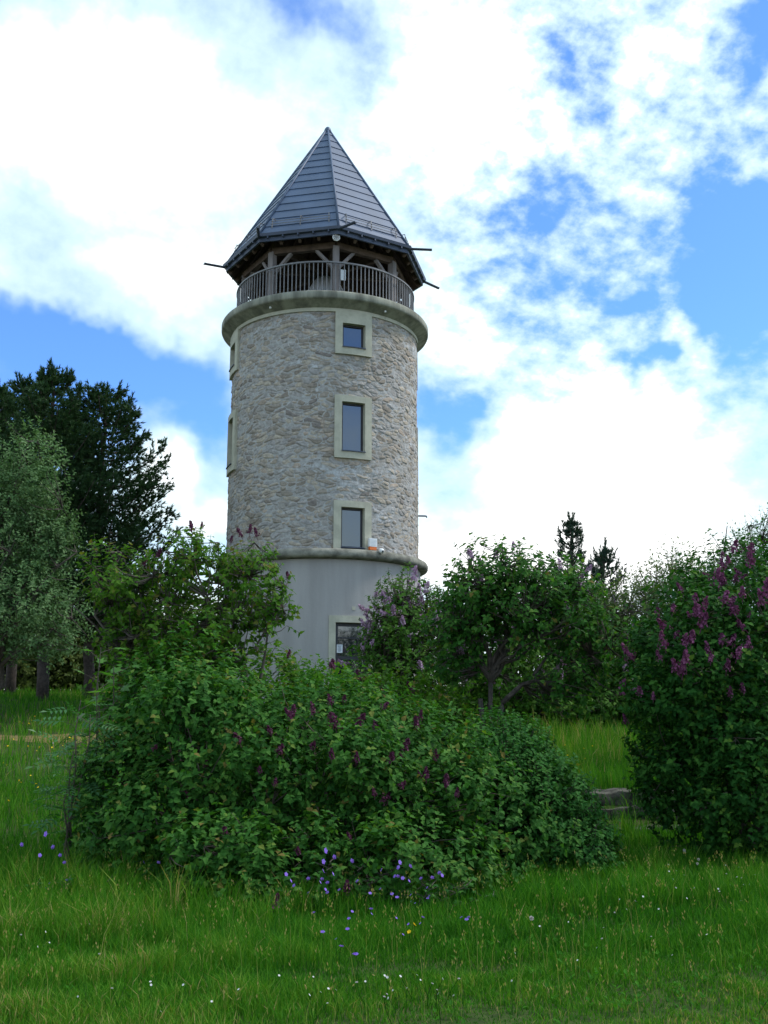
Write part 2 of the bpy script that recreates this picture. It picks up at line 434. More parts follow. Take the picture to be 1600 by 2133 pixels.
base = mixc(t, smooth_(t, edn, .1, .6), mort, stone)
lime = math_(t, 'MULTIPLY', a3.outputs['Fac'], smooth_(t, nn, .45, .62, 0., .8))
base = mixc(t, lime, base, (.50, .515, .535))
base = mixc(t, smooth_(t, nb, .5, .72, 0., .45), base, (.24, .21, .17))
t.links.new(base, b.inputs['Base Color']); b.inputs['Roughness'].default_value = .95; b.inputs['Specular IOR Level'].default_value = .15
bp = N(t, 'ShaderNodeBump'); bp.inputs['Strength'].default_value = .7; bp.inputs['Distance'].default_value = .02
t.links.new(noise_(t, co.outputs['Object'], 38, 5, .7), bp.inputs['Height']); t.links.new(bp.outputs[0], b.inputs['Normal'])
wall = part('stone_wall', sw_, ms, tower, smooth=True)
for nm, arr in (('joint', edge2), ('smear', smear)):
    at_ = wall.data.attributes.new(nm, 'FLOAT', 'POINT'); at_.data.foreach_set('value', arr.ravel().astype(np.float32))

# smooth base drum with its door opening left out
DA = tz(1297, AW, 3.05); DB = TZ + .12
dw, dsw = .98, 1.36
bd = MB(); segs = 240
aa = np.arange(segs) * 360. / segs + AW
zlev = [TZ - .5, DB, DA + .14, ZL0 - .02]
v = np.stack([tpv(aa, 3.04, z) for z in zlev], 1); f = []
for i in range(segs):
    for k in range(3):
        da = (i + .5) * 360. / segs; da = (da + 180) % 360 - 180
        if k == 1 and abs(da) < dang(dsw / 2) - .9: continue
        j = (i + 1) % segs
        f.append((i * 4 + k, j * 4 + k, j * 4 + k + 1, i * 4 + k + 1))
bd.add(v.reshape(-1, 3), np.array(f)); part('base_drum', bd, M_plaster, tower, smooth=True)

lg = MB()
lathe(lg, [(2.9, ZL1 + .03), (3.05, ZL1 + .02), (3.20, ZL1), (3.25, ZL1 - .03), (3.285, ZL1 - .10), (3.285, ZL0 + .08), (3.26, ZL0 + .03), (3.2, ZL0), (3.0, ZL0 - .01)])
part('lower_ledge', lg, M_ledge, tower, smooth=True)
rg = MB()
lathe(rg, [(.3, ZR1 + .004), (3.22, ZR1), (3.33, ZR1 - .02), (3.35, ZR1 - .05), (3.35, ZR0 + .06), (3.33, ZR0 + .02), (3.28, ZR0), (3.12, ZR0 - .1), (3.03, ZR0 - .16), (3.0, ZR0 - .17)])
part('balcony_ring', rg, M_concrete, tower, smooth=True)
bn = MB(); lathe(bn, [(2.9, ZST), (3.02, ZST), (3.02, ZR0 - .12), (2.9, ZR0 - .12)])
part('plaster_band', bn, M_surround, tower, smooth=False)

def window(a0, oz0, oz1, sz0, sz1, ow, sw):
    s = MB(); ha, hs = dang(ow / 2), dang(sw / 2)
    cbox(s, a0 - hs, a0 - ha, 2.72, 3.055, sz0, sz1, 4, .5)
    cbox(s, a0 + ha, a0 + hs, 2.72, 3.055, sz0, sz1, 4, .5)
    cbox(s, a0 - ha, a0 + ha, 2.72, 3.053, oz1, sz1, 5, .5)
    if oz0 - sz0 > .08: cbox(s, a0 - ha, a0 + ha, 2.72, 3.053, sz0, oz0, 5, .5)
    w = part('window', s, M_surround, tower)
    fr = MB(); q = dang(.055); zb = max(oz0, sz0)
    cbox(fr, a0 - ha, a0 - ha + q, 2.82, 2.90, zb, oz1, 1); cbox(fr, a0 + ha - q, a0 + ha, 2.82, 2.90, zb, oz1, 1)
    cbox(fr, a0 - ha + q, a0 + ha - q, 2.82, 2.898, oz1 - .055, oz1, 3); cbox(fr, a0 - ha + q, a0 + ha - q, 2.82, 2.898, zb, zb + .07, 3)
    part('frame', fr, M_frame, w)
    sl = MB(); cbox(sl, a0 - ha - .15, a0 + ha + .15, 2.90, 3.09, zb - .0, zb + .025, 4); part('sill', sl, M_gutter, w)
    gl = MB(); hx = math.radians(ha - q) * 2.86
    c = tp(a0, 2.845, (zb + .07 + oz1 - .055) / 2); rd = unit(np.array((math.sin(R_(a0)), -math.cos(R_(a0)), 0))); tn = np.array((math.cos(R_(a0)), math.sin(R_(a0)), 0))
    box(gl, c, tn, rd, (0, 0, 1), hx, .01, (oz1 - .055 - zb - .07) / 2); part('pane', gl, M_glass, w)
    return w
for q in allwins: window(*q)
# plaster continues from the top windows up to the band
pb = MB()
for k in range(4): cbox(pb, AW + 90 * k - dang(.56), AW + 90 * k + dang(.56), 2.9, 3.045, ZST - .1, ZST + .1, 6)

# door
ds = MB(); ha, hs = dang(dw / 2, 3.05), dang(dsw / 2, 3.05)
cbox(ds, AW - hs, AW - ha, 2.72, 3.075, DB, DA + .19, 4); cbox(ds, AW + ha, AW + hs, 2.72, 3.075, DB, DA + .19, 4)
cbox(ds, AW - ha, AW + ha, 2.72, 3.073, DA, DA + .19, 5)
door = part('door', ds, M_surround, tower)
rd = np.array((math.sin(R_(AW)), -math.cos(R_(AW)), 0)); tn = np.array((math.cos(R_(AW)), math.sin(R_(AW)), 0)); zz = np.array((0, 0, 1.))
lf = MB(); box(lf, tp(AW, 2.84, (DA + DB) / 2), tn, rd, zz, dw / 2 - .02, .02, (DA - DB) / 2)
part('door_leaf', lf, M_glass, door)
df = MB()
for sx in (-1, 1): box(df, tp(AW, 2.87, (DA + DB) / 2) + tn * sx * (dw / 2 - .06), tn, rd, zz, .045, .03, (DA - DB) / 2)
for hz_ in (DA - .05, DA - .42, DA - .98, DB + .06): box(df, tp(AW, 2.87, hz_), tn, rd, zz, dw / 2 - .105, .028, .045 if hz_ != DA - .42 else .02)
part('frame', df, M_frame, door)
hn = MB(); tube(hn, [tp(AW, 2.93, DB + .9) + tn * .33, tp(AW, 2.95, DB + 1.05) + tn * .33, tp(AW, 2.93, DB + 1.2) + tn * .33], .015, 6); part('handle', hn, M_rail, door)
npn = MB(); pc = at(707, 1352, 29.3); pc = tp(AW, 2.90, pc[2]) - tn * .33
box(npn, pc, tn, rd, zz, .085, .004, .115); notice = part('notice', npn, M_paper, door)
ik = MB()
for k in range(6): box(ik, pc + rd * .0065 + zz * (.08 - .03 * k) - tn * (.01 * (k % 2)), tn, rd, zz, .055 - .01 * (k % 3), .002, .006)
part('print', ik, M_ink, notice)
pt = MB(); pq = tp(AW + .6, 3.045, tz(1267, AW, 3.05)); box(pt, pq, tn, rd, zz, .05, .006, .05); part('wall_patch', pt, M_surround, tower)

# balcony railing
RR = 2.88; ZRT = ZR1 + 1.09
rl = MB(); lathe(rl, [(RR - .03, ZRT - .025), (RR + .03, ZRT - .025), (RR + .03, ZRT + .02), (RR - .03, ZRT + .02)], 160, True)
lathe(rl, [(RR - .012, ZR1 + .10), (RR + .012, ZR1 + .10), (RR + .012, ZR1 + .13), (RR - .012, ZR1 + .13)], 160, True)
railing = part('railing', rl, M_rail, tower)
bm_ = MB(); box(bm_, (0, 0, 0), (1, 0, 0), (0, 1, 0), (0, 0, 1), .013, .012, (ZRT - .03 - ZR1) / 2)
bal_me = bm_.mesh('baluster'); bal_me.materials.append(M_rail)
NB = 136
far = MB()
for k in sorted(range(NB), key=lambda k: abs((360. * k / NB + 1.2 + 180) % 360 - 180 - 3)):
    a = 360. * k / NB + 1.2
    if abs((a + 180) % 360 - 180 - 3) < 131:
        o = bpy.data.objects.new('baluster', bal_me)
        o.location = tuple(tp(a, RR, (ZRT - .03 + ZR1) / 2) - np.array(tower.location)); o.rotation_euler = (0, 0, R_(a))
        link(o, railing)
    else:
        box(far, tp(a, RR, (ZRT - .03 + ZR1) / 2), (math.cos(R_(a)), math.sin(R_(a)), 0), (math.sin(R_(a)), -math.cos(R_(a)), 0), (0, 0, 1), .012, .022, (ZRT - .03 - ZR1) / 2)
tag(part('far_balusters', far, M_rail, railing), kind='stuff')

# timber posts, braces and plate
PH = 9.7
ZE = 16.12                                                 # top of the eaves
RP = 2.66
for k in range(8):
    a = PH + 45 * k
    p = MB(); rd_ = np.array((math.sin(R_(a)), -math.cos(R_(a)), 0)); tn_ = np.array((math.cos(R_(a)), math.sin(R_(a)), 0))
    box(p, tp(a, RP, (ZR1 + ZE - .35) / 2), tn_, rd_, zz, .095, .095, (ZE - .35 - ZR1) / 2)
    post = part('post', p, M_wood, tower)
    for s in (-1, 1):
        bb = MB(); other = tp(a + 45 * s, RP, ZE - .45); me_ = tp(a, RP, ZE - 1.05)
        dirv = unit(other - tp(a, RP, ZE - .45)); top = tp(a, RP, ZE - .42) + dirv * .62
        beam(bb, me_ + dirv * .06, top, .09, .10, up=rd_); part('brace', bb, M_wood, post)
pl = MB()
for k in range(8):
    beam(pl, tp(PH + 45 * k, RP, ZE - .32), tp(PH + 45 * (k + 1), RP, ZE - .32), .16, .2)
part('plate_beam', pl, M_soffit, tower)
# soffit boarding follows the rafters
RE = 3.26; ZA = 21.35
sf = MB(); zs = lambda r: ZE - .17 + (RE - r) / RE * (ZA - ZE) * .9
ring_ = lambda r, z: [tp(PH + 45 * k, r, z) for k in range(8)]
levels = [(3.2, ZE - .2), (2.3, zs(2.3)), (1.2, zs(1.2)), (.1, zs(.1))]
v = np.concatenate([ring_(r, z) for r, z in levels]); f = []
for l in range(3):
    for k in range(8): f.append((l * 8 + k, l * 8 + (k + 1) % 8, l * 8 + 8 + (k + 1) % 8, l * 8 + 8 + k))
sf.add(v, np.array(f))
soffit = part('soffit', sf, M_soffit, tower)
rf_ = MB()
for k in range(8):
    for u in (0, .25, .5, .75):
        pa = tp(PH + 45 * k, 3.15, ZE - .27) * (1 - u) + tp(PH + 45 * k + 45, 3.15, ZE - .27) * u
        pb_ = np.array((XT, YT, zs(.1) - .1)) * .92 + pa * .08
        beam(rf_, pa, pb_, .08, .12)
part('rafter', rf_, M_soffit, tower)
tb = MB()
for k in range(4): beam(tb, tp(PH + 45 * k, RP, ZE - .1 + .015 * k), tp(PH + 45 * k + 180, RP, ZE - .1 + .015 * k), .14, .2)
part('tie_beam', tb, M_soffit, tower)

# roof: courses of folded metal sheet on eight faces
rfm = MB(); NC = 15
def rpt(a, t, lift):
    r = RE * (1 - t); z = ZE + (ZA - ZE) * t
    return tp(a, max(r, .01) + lift * .85, z + lift * .5)
for k in range(8):
    a0, a1 = PH + 45 * k, PH + 45 * (k + 1)
    for c in range(NC):
        t0, t1 = c / NC, (c + 1) / NC
        q = [rpt(a0, t0, .032), rpt(a1, t0, .032), rpt(a1, t1 + .002, .008), rpt(a0, t1 + .002, .008), rpt(a0, t0, .0), rpt(a1, t0, .0)]
        rfm.add(q, [np.array([0, 1, 2, 3]), np.array([4, 5, 1, 0])], rng.random())
roof = part('roof', rfm, M_roof, tower)
for k in range(8):
    a = PH + 45 * k; h = MB()
    tube(h, [rpt(a, 0, .03), rpt(a, .5, .03), rpt(a, .985, .02)], .038, 6); part('hip_cap', h, M_roof, roof, smooth=True)
fn = MB(); tube(fn, [(XT, YT, ZA - .22), (XT, YT, ZA), (XT, YT, ZA + .05)], [.17, .1, .06], 10); part('finial_cap', fn, M_roof, roof, smooth=True)
gt = MB()
for k in range(8):
    a0, a1 = PH + 45 * k, PH + 45 * (k + 1)
    pr = [(3.20, ZE - .22), (3.27, ZE - .22), (3.27, ZE - .10), (3.36, ZE - .08), (3.38, ZE + .01), (3.345, ZE + .01), (3.325, ZE - .05), (3.20, ZE - .05)]
    v = np.array([tp(a0, r, z) for r, z in pr] + [tp(a1, r, z) for r, z in pr]); n = len(pr)
    gt.add(v, np.array([(j, (j + 1) % n, n + (j + 1) % n, n + j) for j in range(n)]))
gutter = part('gutter', gt, M_gutter, roof)
bk = MB()
for k in range(8):
    for u in (.12, .31, .5, .69, .88):
        pa = tp(PH + 45 * k, 3.30, ZE - .12) * (1 - u) + tp(PH + 45 * k + 45, 3.30, ZE - .12) * u
        a = R_(PH + 45 * k + 22.5); n_ = np.array((math.sin(a), -math.cos(a), 0)); t_ = np.array((math.cos(a), math.sin(a), 0))
        box(bk, pa + n_ * .03, t_, n_, zz, .02, .03, .03)
part('gutter_bracket', bk, M_gutter, gutter)
for k, dirn, ln_ in ((0, 48, .72), (1, 92, .72), (2, 134, .72), (3, 178, .72), (4, 222, .72), (5, 226, .72), (6, -62, .72), (7, 4, .72)):
    a = PH + 45 * k; p0 = tp(a, 3.30, ZE - .06); dv = np.array((math.sin(R_(dirn)), -math.cos(R_(dirn)), -.03))
    s = MB(); sd = unit(np.cross(dv, zz)); n = 7
    an = np.linspace(0, np.pi, n)
    prof = [sd * math.cos(q) * .055 - zz * math.sin(q) * .055 for q in an] + [sd * math.cos(q) * .043 - zz * math.sin(q) * .043 for q in an[::-1]]
    v = np.array([p0 + q for q in prof] + [p0 + dv * ln_ + q for q in prof]); n2_ = len(prof)
    s.add(v, [np.array([(j, (j + 1) % n2_, n2_ + (j + 1) % n2_, n2_ + j) for j in range(n2_)]), np.arange(n2_)[::-1], np.arange(n2_) + n2_])
    part('water_spout', s, M_gutter, gutter)
for k in range(8):                                         # snow guards near the eaves
    a0, a1 = PH + 45 * k, PH + 45 * (k + 1); g_ = MB()
    L = lambda u, t_, l_: rpt(a0, t_, l_) * (1 - u) + rpt(a1, t_, l_) * u
    for tt, l_ in ((.068, .10), (.082, .14)): tube(g_, [L(.1, tt, l_), L(.9, tt, l_)], .010, 5)
    for u in (.12, .5, .88): beam(g_, L(u, .05, .03), L(u, .10, .17), .03, .015); beam(g_, L(u, .10, .17), L(u, .115, .03), .03, .012)
    part('snow_guard', g_, M_rail, roof)
# stair housing on the deck
sh = MB()
for (z_a, z_b, h_a, h_b) in ((ZR1 + .01, 15.86, 1.5, .34),):
    v = []
    for z_, h_ in ((z_a, h_a), (z_b, h_b)): v += [tp(PH + 22.5 + 45 * k, h_, z_) for k in range(8)]
    sh.add(np.array(v), [np.array([(k, (k + 1) % 8, 8 + (k + 1) % 8, 8 + k) for k in range(8)]), np.arange(8) + 8])
part('stair_housing', sh, M_housing, tower)
rs = MB(); fp = tp(PH, RP + .10, ZE - .30)
rd_ = np.array((math.sin(R_(PH)), -math.cos(R_(PH)), 0)); tn_ = np.array((math.cos(R_(PH)), math.sin(R_(PH)), 0))
fp = tp(PH - 1, 3.13, tz(496, PH, 3.13))
tube(rs, [fp, fp + rd_ * .03, fp + rd_ * .06, fp + rd_ * .07], [.09, .115, .115, .09], 20)
rf2 = part('round_fitting', rs, M_white, tower)
rg2 = MB()
for rr_ in (.05, .085):
    a = np.linspace(0, 2 * np.pi, 21); tube(rg2, [fp + rd_ * .072 + tn_ * rr_ * math.cos(q) + zz * rr_ * math.sin(q) for q in a], .008, 4)
for q in range(4): tube(rg2, [fp + rd_ * .074 - (tn_ * math.cos(q * .785) + zz * math.sin(q * .785)) * .1, fp + rd_ * .074 + (tn_ * math.cos(q * .785) + zz * math.sin(q * .785)) * .1], .005, 4)
part('grille', rg2, M_rail, rf2)
sg = MB(); sp = at(714, 571, 29.5); sp = tp(PH + 4.3, RR - .06, tz(571, PH + 4, RR)); box(sg, sp, tn_, rd_, zz, .075, .008, .17); part('sign', sg, M_paper, tower)
# drain pipes and soffit lights
dp = MB(); zq = tz(1072, 90, 3.0); q0 = tp(94, 2.95, zq)
tube(dp, [q0, q0 + np.array((.25, .02, -.0)), q0 + np.array((.31, .02, -.005)), q0 + np.array((.33, .02, -.05))], .028, 6); part('drain_pipe', dp, M_gutter, tower)
for a in (-28, 38):
    q = MB(); c = tp(a, 3.17, ZR0 - .075); tube(q, [c + zz * .02, c - zz * .03], .035, 8); part('soffit_light', q, M_white, tower)
jt_ = MB(); cbox(jt_, 40.0, 40.25, 3.0, 3.024, ZST + .01, ZR0 - .16, 1); part('band_joint', jt_, M_ledge, tower)

# alarm siren and camera fixed on the ledge
a_ = 30.2; sb = tp(a_, 3.15, ZL1 + .0)
al = thing('alarm_siren', sb, 'small white alarm siren box with orange light on the tower ledge', 'alarm')
rd = np.array((math.sin(R_(a_)), -math.cos(R_(a_)), 0)); tn = np.array((math.cos(R_(a_)), math.sin(R_(a_)), 0))
q = MB(); box(q, sb + zz * .23, tn, rd, zz, .125, .055, .12); part('case', q, M_white, al)
q = MB(); box(q, sb + zz * .062, tn, rd, zz, .11, .05, .047); part('warning_light', q, M_orange, al)
q = MB()
for k in range(5): box(q, sb + zz * (.15 + .04 * k) + rd * .056, tn, rd, zz, .10, .003, .005)
part('louvre', q, M_housing, al)
c_ = 33.6; cb = tp(c_, 3.30, tz(1148, c_, 3.3))
cm = thing('security_camera', cb, 'white dome security camera hanging below the alarm siren on the ledge', 'camera')
rd = np.array((math.sin(R_(c_)), -math.cos(R_(c_)), 0)); tn = np.array((math.cos(R_(c_)), math.sin(R_(c_)), 0))
q = MB(); box(q, cb - rd * .02 + zz * .05, tn, rd, zz, .05, .03, .03); part('mount', q, M_white, cm)
q = MB(); th = np.linspace(-1.45, 1.45, 9); tube(q, [cb + rd * .04 + zz * (.075 * math.sin(s)) for s in th], [.075 * math.cos(s) for s in th], 12); part('dome', q, M_white, cm, smooth=True)
q = MB(); c2_ = cb + rd * .10 - zz * .02; tube(q, [c2_, c2_ + rd * .02], [.035, .028], 10); part('lens', q, M_black, cm)

# ------------------------------------------------------------------ stone steps
M_step = plain('mossy_step_stone', (.075, .07, .058), .95, var=.65, scale=4.5, spec=.15, bump=.8)
stp = thing('stone_steps', (3.9, 15.8, 0.3), 'three rough mossy stone steps in the bank between the shrubs', 'steps')
def rough_block(mb, x0, x1, y0, y1, z0_, z1_, seed, amp=.045):
    q = np.random.default_rng(seed)
    nx_, ny_, nz_ = 40, 8, 6
    for face in range(5):
        if face == 0: A, B = np.meshgrid(np.linspace(x0, x1, nx_), np.linspace(y0, y1, ny_)); C = np.full(A.shape, z1_); p = np.stack([A, B, C], -1)
        elif face in (1, 2): A, B = np.meshgrid(np.linspace(x0, x1, nx_), np.linspace(z0_, z1_, nz_)); C = np.full(A.shape, y0 if face == 1 else y1); p = np.stack([A, C, B], -1)
        else: A, B = np.meshgrid(np.linspace(y0, y1, ny_), np.linspace(z0_, z1_, nz_)); C = np.full(A.shape, x0 if face == 3 else x1); p = np.stack([C, A, B], -1)
        s = p.reshape(-1, 3)
        cx = (s - [(x0 + x1) / 2, (y0 + y1) / 2, (z0_ + z1_) / 2]) / [1e9, (y1 - y0) / 2, (z1_ - z0_) / 2]
        rnd_ = .18 * np.clip(np.abs(cx[:, 1]) * np.abs(cx[:, 2]) - .6, 0, 1)[:, None]
        s = s - rnd_ * cx * [0, (y1 - y0) / 2, (z1_ - z0_) / 2]
        for j, ph in enumerate((0, 2, 4)):
            s[:, j] += amp * nz3(p.reshape(-1, 3)[:, 0], p.reshape(-1, 3)[:, 1], p.reshape(-1, 3)[:, 2], 4.5, seed + ph) * .5 + amp * .5 * nz3(p.reshape(-1, 3)[:, 0], p.reshape(-1, 3)[:, 1], p.reshape(-1, 3)[:, 2], 15, seed + ph + 9)
        h_, w_ = A.shape; i_ = (np.arange(h_ - 1)[:, None] * w_ + np.arange(w_ - 1)[None]).ravel()
        mb.add(s, np.stack([i_, i_ + 1, i_ + w_ + 1, i_ + w_], -1))
for k in range(3):
    q = MB(); rough_block(q, 2.5 + .1 * k, 5.4 - .12 * k, 15.25 + .36 * k, 15.75 + .36 * k, -.1 + .19 * k, .12 + .225 * k, 11 + k)
    part('step', q, M_step, stp, smooth=True)

# ------------------------------------------------------------------ plants: templates
LILAC_V = [(0, 0, 0), (-.34, .2, .03), (-.33, .45, .05), (0, 1.02, -.16), (.33, .45, .05), (.34, .2, .03), (0, .5, -.03)]
LILAC_F = [np.array([[0, 6, 2, 1], [0, 5, 4, 6]]), np.array([[6, 3, 2], [6, 4, 3]])]
OVAL_V = [(0, 0, 0), (-.28, .45, .05), (0, 1, -.08), (.28, .45, .05)]
OVAL_F = [np.array([[0, 3, 2], [0, 2, 1]])]
NEED_V = [(-.07, 0, 0), (.07, 0, 0), (0, 1, 0)]
NEED_F = [np.array([[0, 1, 2]])]
def maple_tpl():
    v = [(0, 0, 0)]; lob = [(-100, .45), (-75, .28), (-48, .8), (-25, .4), (0, 1.05), (25, .4), (48, .8), (75, .28), (100, .45)]
    for a, r in lob: v.append((r * math.sin(R_(a)), .25 + r * math.cos(R_(a)) * .8, -.12 * r * r))
    v.append((0, .35, .03)); n = len(v) - 1
    f = [(n, k + 1, k) for k in range(1, 9)] + [(n, 1, 0), (n, 0, 9)]
    return v, [np.array(f)]
MAPLE_V, MAPLE_F = maple_tpl()
def pinnate_tpl():
    v = []; f = []
    def leaflet(b, d, l):
        b = np.array(b, float); d = unit(np.array(d, float)); s = np.array((d[1], -d[0], 0)); i = len(v)
        v.extend([tuple(b), tuple(b + d * l * .45 + s * l * .2 + [0, 0, .02]), tuple(b + d * l - [0, 0, .1 * l]), tuple(b + d * l * .45 - s * l * .2 + [0, 0, .02])])
        f.append((i, i + 1, i + 2)); f.append((i, i + 2, i + 3))
    for k in range(4):
        y = .2 + k * .2
        for s in (-1, 1): leaflet((0, y, -.1 * y * y), (s, .45, 0), .34 - .02 * k)
    leaflet((0, .95, -.09), (0, 1, 0), .36)
    i = len(v); v.extend([(-.01, 0, 0), (.01, 0, 0), (.008, .95, -.09), (-.008, .95, -.09)]); f.append((i, i + 1, i + 2)); f.append((i, i + 2, i + 3))
    return v, [np.array(f)]
PIN_V, PIN_F = pinnate_tpl()

def rand_dirs(q, n):
    v = q.normal(size=(n, 3)); return unit(v)
def frame(Yd, nrm):
    Yd = unit(Yd); X = unit(np.cross(Yd, nrm)); return X, Yd, np.cross(X, Yd)
def lump(dv, k, seed): return nz3(dv[:, 0], dv[:, 1], dv[:, 2], k, seed)

def sample_crown(q, ells, n, depth=.45, rough=.16, seed=1, lumps=3.2):
    """points through the outer shell of a union of ellipsoids with an uneven outline; also outward directions"""
    E = np.array(ells, float)
    wgt = (E[:, 3] * E[:, 4] + E[:, 4] * E[:, 5] + E[:, 3] * E[:, 5]); wgt /= wgt.sum()
    out_p, out_d = [], []; tot = 0
    while tot < n:
        k = q.choice(len(E), size=n * 2, p=wgt); u = rand_dirs(q, n * 2)
        r = 1 - depth * q.random(n * 2) ** 1.6
        c = E[k, :3]; rad = E[k, 3:]
        lm = 1 + rough * nz3((c + u * rad)[:, 0], (c + u * rad)[:, 1], (c + u * rad)[:, 2], lumps, seed) + .07 * q.normal(size=n * 2)
        p = c + u * rad * (r * lm)[:, None]
        ok = p[:, 2] > ground_z(p[:, 0], p[:, 1]) + .06
        inside = np.zeros(len(p), bool)
        for j in range(len(E)):
            dj = np.linalg.norm((p - E[j, :3]) / E[j, 3:], axis=1)
            inside |= (dj < 1 - depth * 1.05) & (k != j)
        ok &= ~inside
        out_p.append(p[ok]); out_d.append(unit(u[ok] / rad[ok])); tot += ok.sum()
    return np.concatenate(out_p)[:n], np.concatenate(out_d)[:n]

def shoots_to_leaves(q, mb, Pp, D, per, size, L, tpl, droop=.85, upn=.55, svar=.25, tipscale=.6, rbase=None):
    """leafy shoots: leaves in opposite pairs along each shoot, hanging a little"""
    n = len(Pp); tv, tf = tpl
    sd = unit(.55 * D + np.array((0, 0, .55)) + .55 * rand_dirs(q, n))
    s1 = unit(np.cross(sd, rand_dirs(q, n))); s2 = np.cross(sd, s1)
    ln = L * (.6 + .8 * q.random(n))
    rb = q.random(n) if rbase is None else rbase
    for k in range(per):
        tt = (k // 2 + .5) / max(1, (per + 1) // 2)
        side = (s1 if (k // 2) % 2 == 0 else s2) * (1 if k % 2 == 0 else -1)
        pos = Pp + sd * (ln * tt)[:, None]
        yd = unit(side + .35 * sd + .35 * D + np.array((0, 0, -droop)) + .35 * rand_dirs(q, n))
        nr = unit(D * .8 + np.array((0, 0, upn)) + .45 * rand_dirs(q, n))
        X, Y, Z = frame(yd, nr)
        S = size * (1 - svar + 2 * svar * q.random(n)) * (1 - (1 - tipscale) * tt * q.random(n))
        r = np.clip(rb * .55 + .3 * q.random(n) + .25 * (tt > .8), 0, 1)
        scatter(mb, tv, tf, pos, X, Y, Z, S, r)
    return sd, ln

def limbs(q, mb, bases, targets, r0, r1, wig=.08, n=9, sides=6, sag=0.0):
    """curved stems from the bases to the targets; returns the nodes along them"""
    nodes = []
    for j, tg in enumerate(targets):
        bs = np.asarray(bases[j % len(bases)], float); tg = np.asarray(tg, float)
        tt = np.linspace(0, 1, n)[:, None]; L = np.linalg.norm(tg - bs)
        ctrl = bs * .45 + tg * .55; ctrl[:2] = bs[:2] * .72 + tg[:2] * .28; ctrl[2] = bs[2] * .4 + tg[2] * .6
        p = (1 - tt) ** 2 * bs + 2 * tt * (1 - tt) * ctrl + tt ** 2 * tg
        w = q.normal(size=(n, 3)) * wig * L * np.sin(np.pi * tt) ; p = p + w * .5
        rr_ = r0 * (1 - tt[:, 0]) ** 1.1 + r1
        tube(mb, p, rr_ * (.7 + .5 * q.random()), sides, q.random())
        nodes.append(p[2:])
    return np.concatenate(nodes)
def twigs(q, mb, nodes, Pp, frac=1.0, r=.006, maxd=1.6, tip=None):
    k = np.flatnonzero(q.random(len(Pp)) < frac)
    for j in k:
        p = Pp[j]; dd = np.linalg.norm(nodes - p, axis=1) + .6 * np.maximum(0, nodes[:, 2] - p[2])
        nb = nodes[np.argmin(dd)]; L = np.linalg.norm(nb - p)
        if L > maxd: nb = p + (nb - p) / L * maxd; L = maxd
        mid = nb * .5 + p * .5 + q.normal(size=3) * .1 * L - np.array((0, 0, .08 * L)); tt = np.linspace(0, 1, 4)[:, None]
        pts = (1 - tt) ** 2 * nb + 2 * tt * (1 - tt) * mid + tt ** 2 * p
        if tip is not None: pts = np.concatenate([pts, [p + tip[j]]])
        tube(mb, pts, np.linspace(r * (1 + .8 * L), r * .35, len(pts)), 3, q.random(), cap=False)

def panicle(q, h=.16, w=.045, n=70, fl=.016):
    """upright cone of small four-petalled lilac florets"""
    mb = MB(); t_ = q.random(n) ** .8; a = q.random(n) * 6.283
    rr_ = w * (1 - t_ * .9) ** .7 * (.4 + .9 * q.random(n)) * (1 + .35 * np.sin(3 * a + 7 * t_))
    p = np.stack([rr_ * np.cos(a), rr_ * np.sin(a), t_ * h], -1)
    nr = unit(np.stack([np.cos(a), np.sin(a), .3 + 0 * a], -1) + .4 * rand_dirs(q, n)); X = unit(np.cross(nr, rand_dirs(q, n))); Y = np.cross(nr, X)
    tv = [(0, 0, -.2), (1, .0, .2), (.5, .5, 0), (0, 1, .2), (-.5, .5, 0), (-1, 0, .2), (-.5, -.5, 0), (0, -1, .2), (.5, -.5, 0)]
    tf = [np.array([(0, 8, 1), (0, 1, 2), (0, 2, 3), (0, 3, 4), (0, 4, 5), (0, 5, 6), (0, 6, 7), (0, 7, 8)])]
    scatter(mb, tv, tf, p, X, Y, nr, fl * (.7 + .6 * q.random(n)), q.random(n))
    tube(mb, [(0, 0, -.05), (0, 0, h * .9)], [.005, .002], 4, .2)
    return mb
PAN = []
for k in range(4):
    qq = np.random.default_rng(100 + k); PAN.append(panicle(qq, .12 + .02 * k, .042 + .005 * k, 80, .015).mesh('flower_cluster'))
for me_ in PAN: me_.materials.append(M_twig)
def add_flowers(root, q, pts, dirs, m, smin=.8, smax=1.3):
    for p, d_ in zip(pts, dirs):
        o = bpy.data.objects.new('flower_cluster', PAN[int(q.integers(len(PAN)))])
        link(o, root); o.location = tuple(p - root_off(root))
        dv = unit(np.array(d_) * .35 + np.array((0, 0, 1)) + .42 * q.normal(size=3))
        e_ = Vector(dv).to_track_quat('Z', 'Y').to_euler(); o.rotation_euler = e_
        s = smin + (smax - smin) * q.random(); o.scale = (s, s, s * (.85 + .4 * q.random()))
        o.material_slots[0].link = 'OBJECT'; o.material_slots[0].material = m

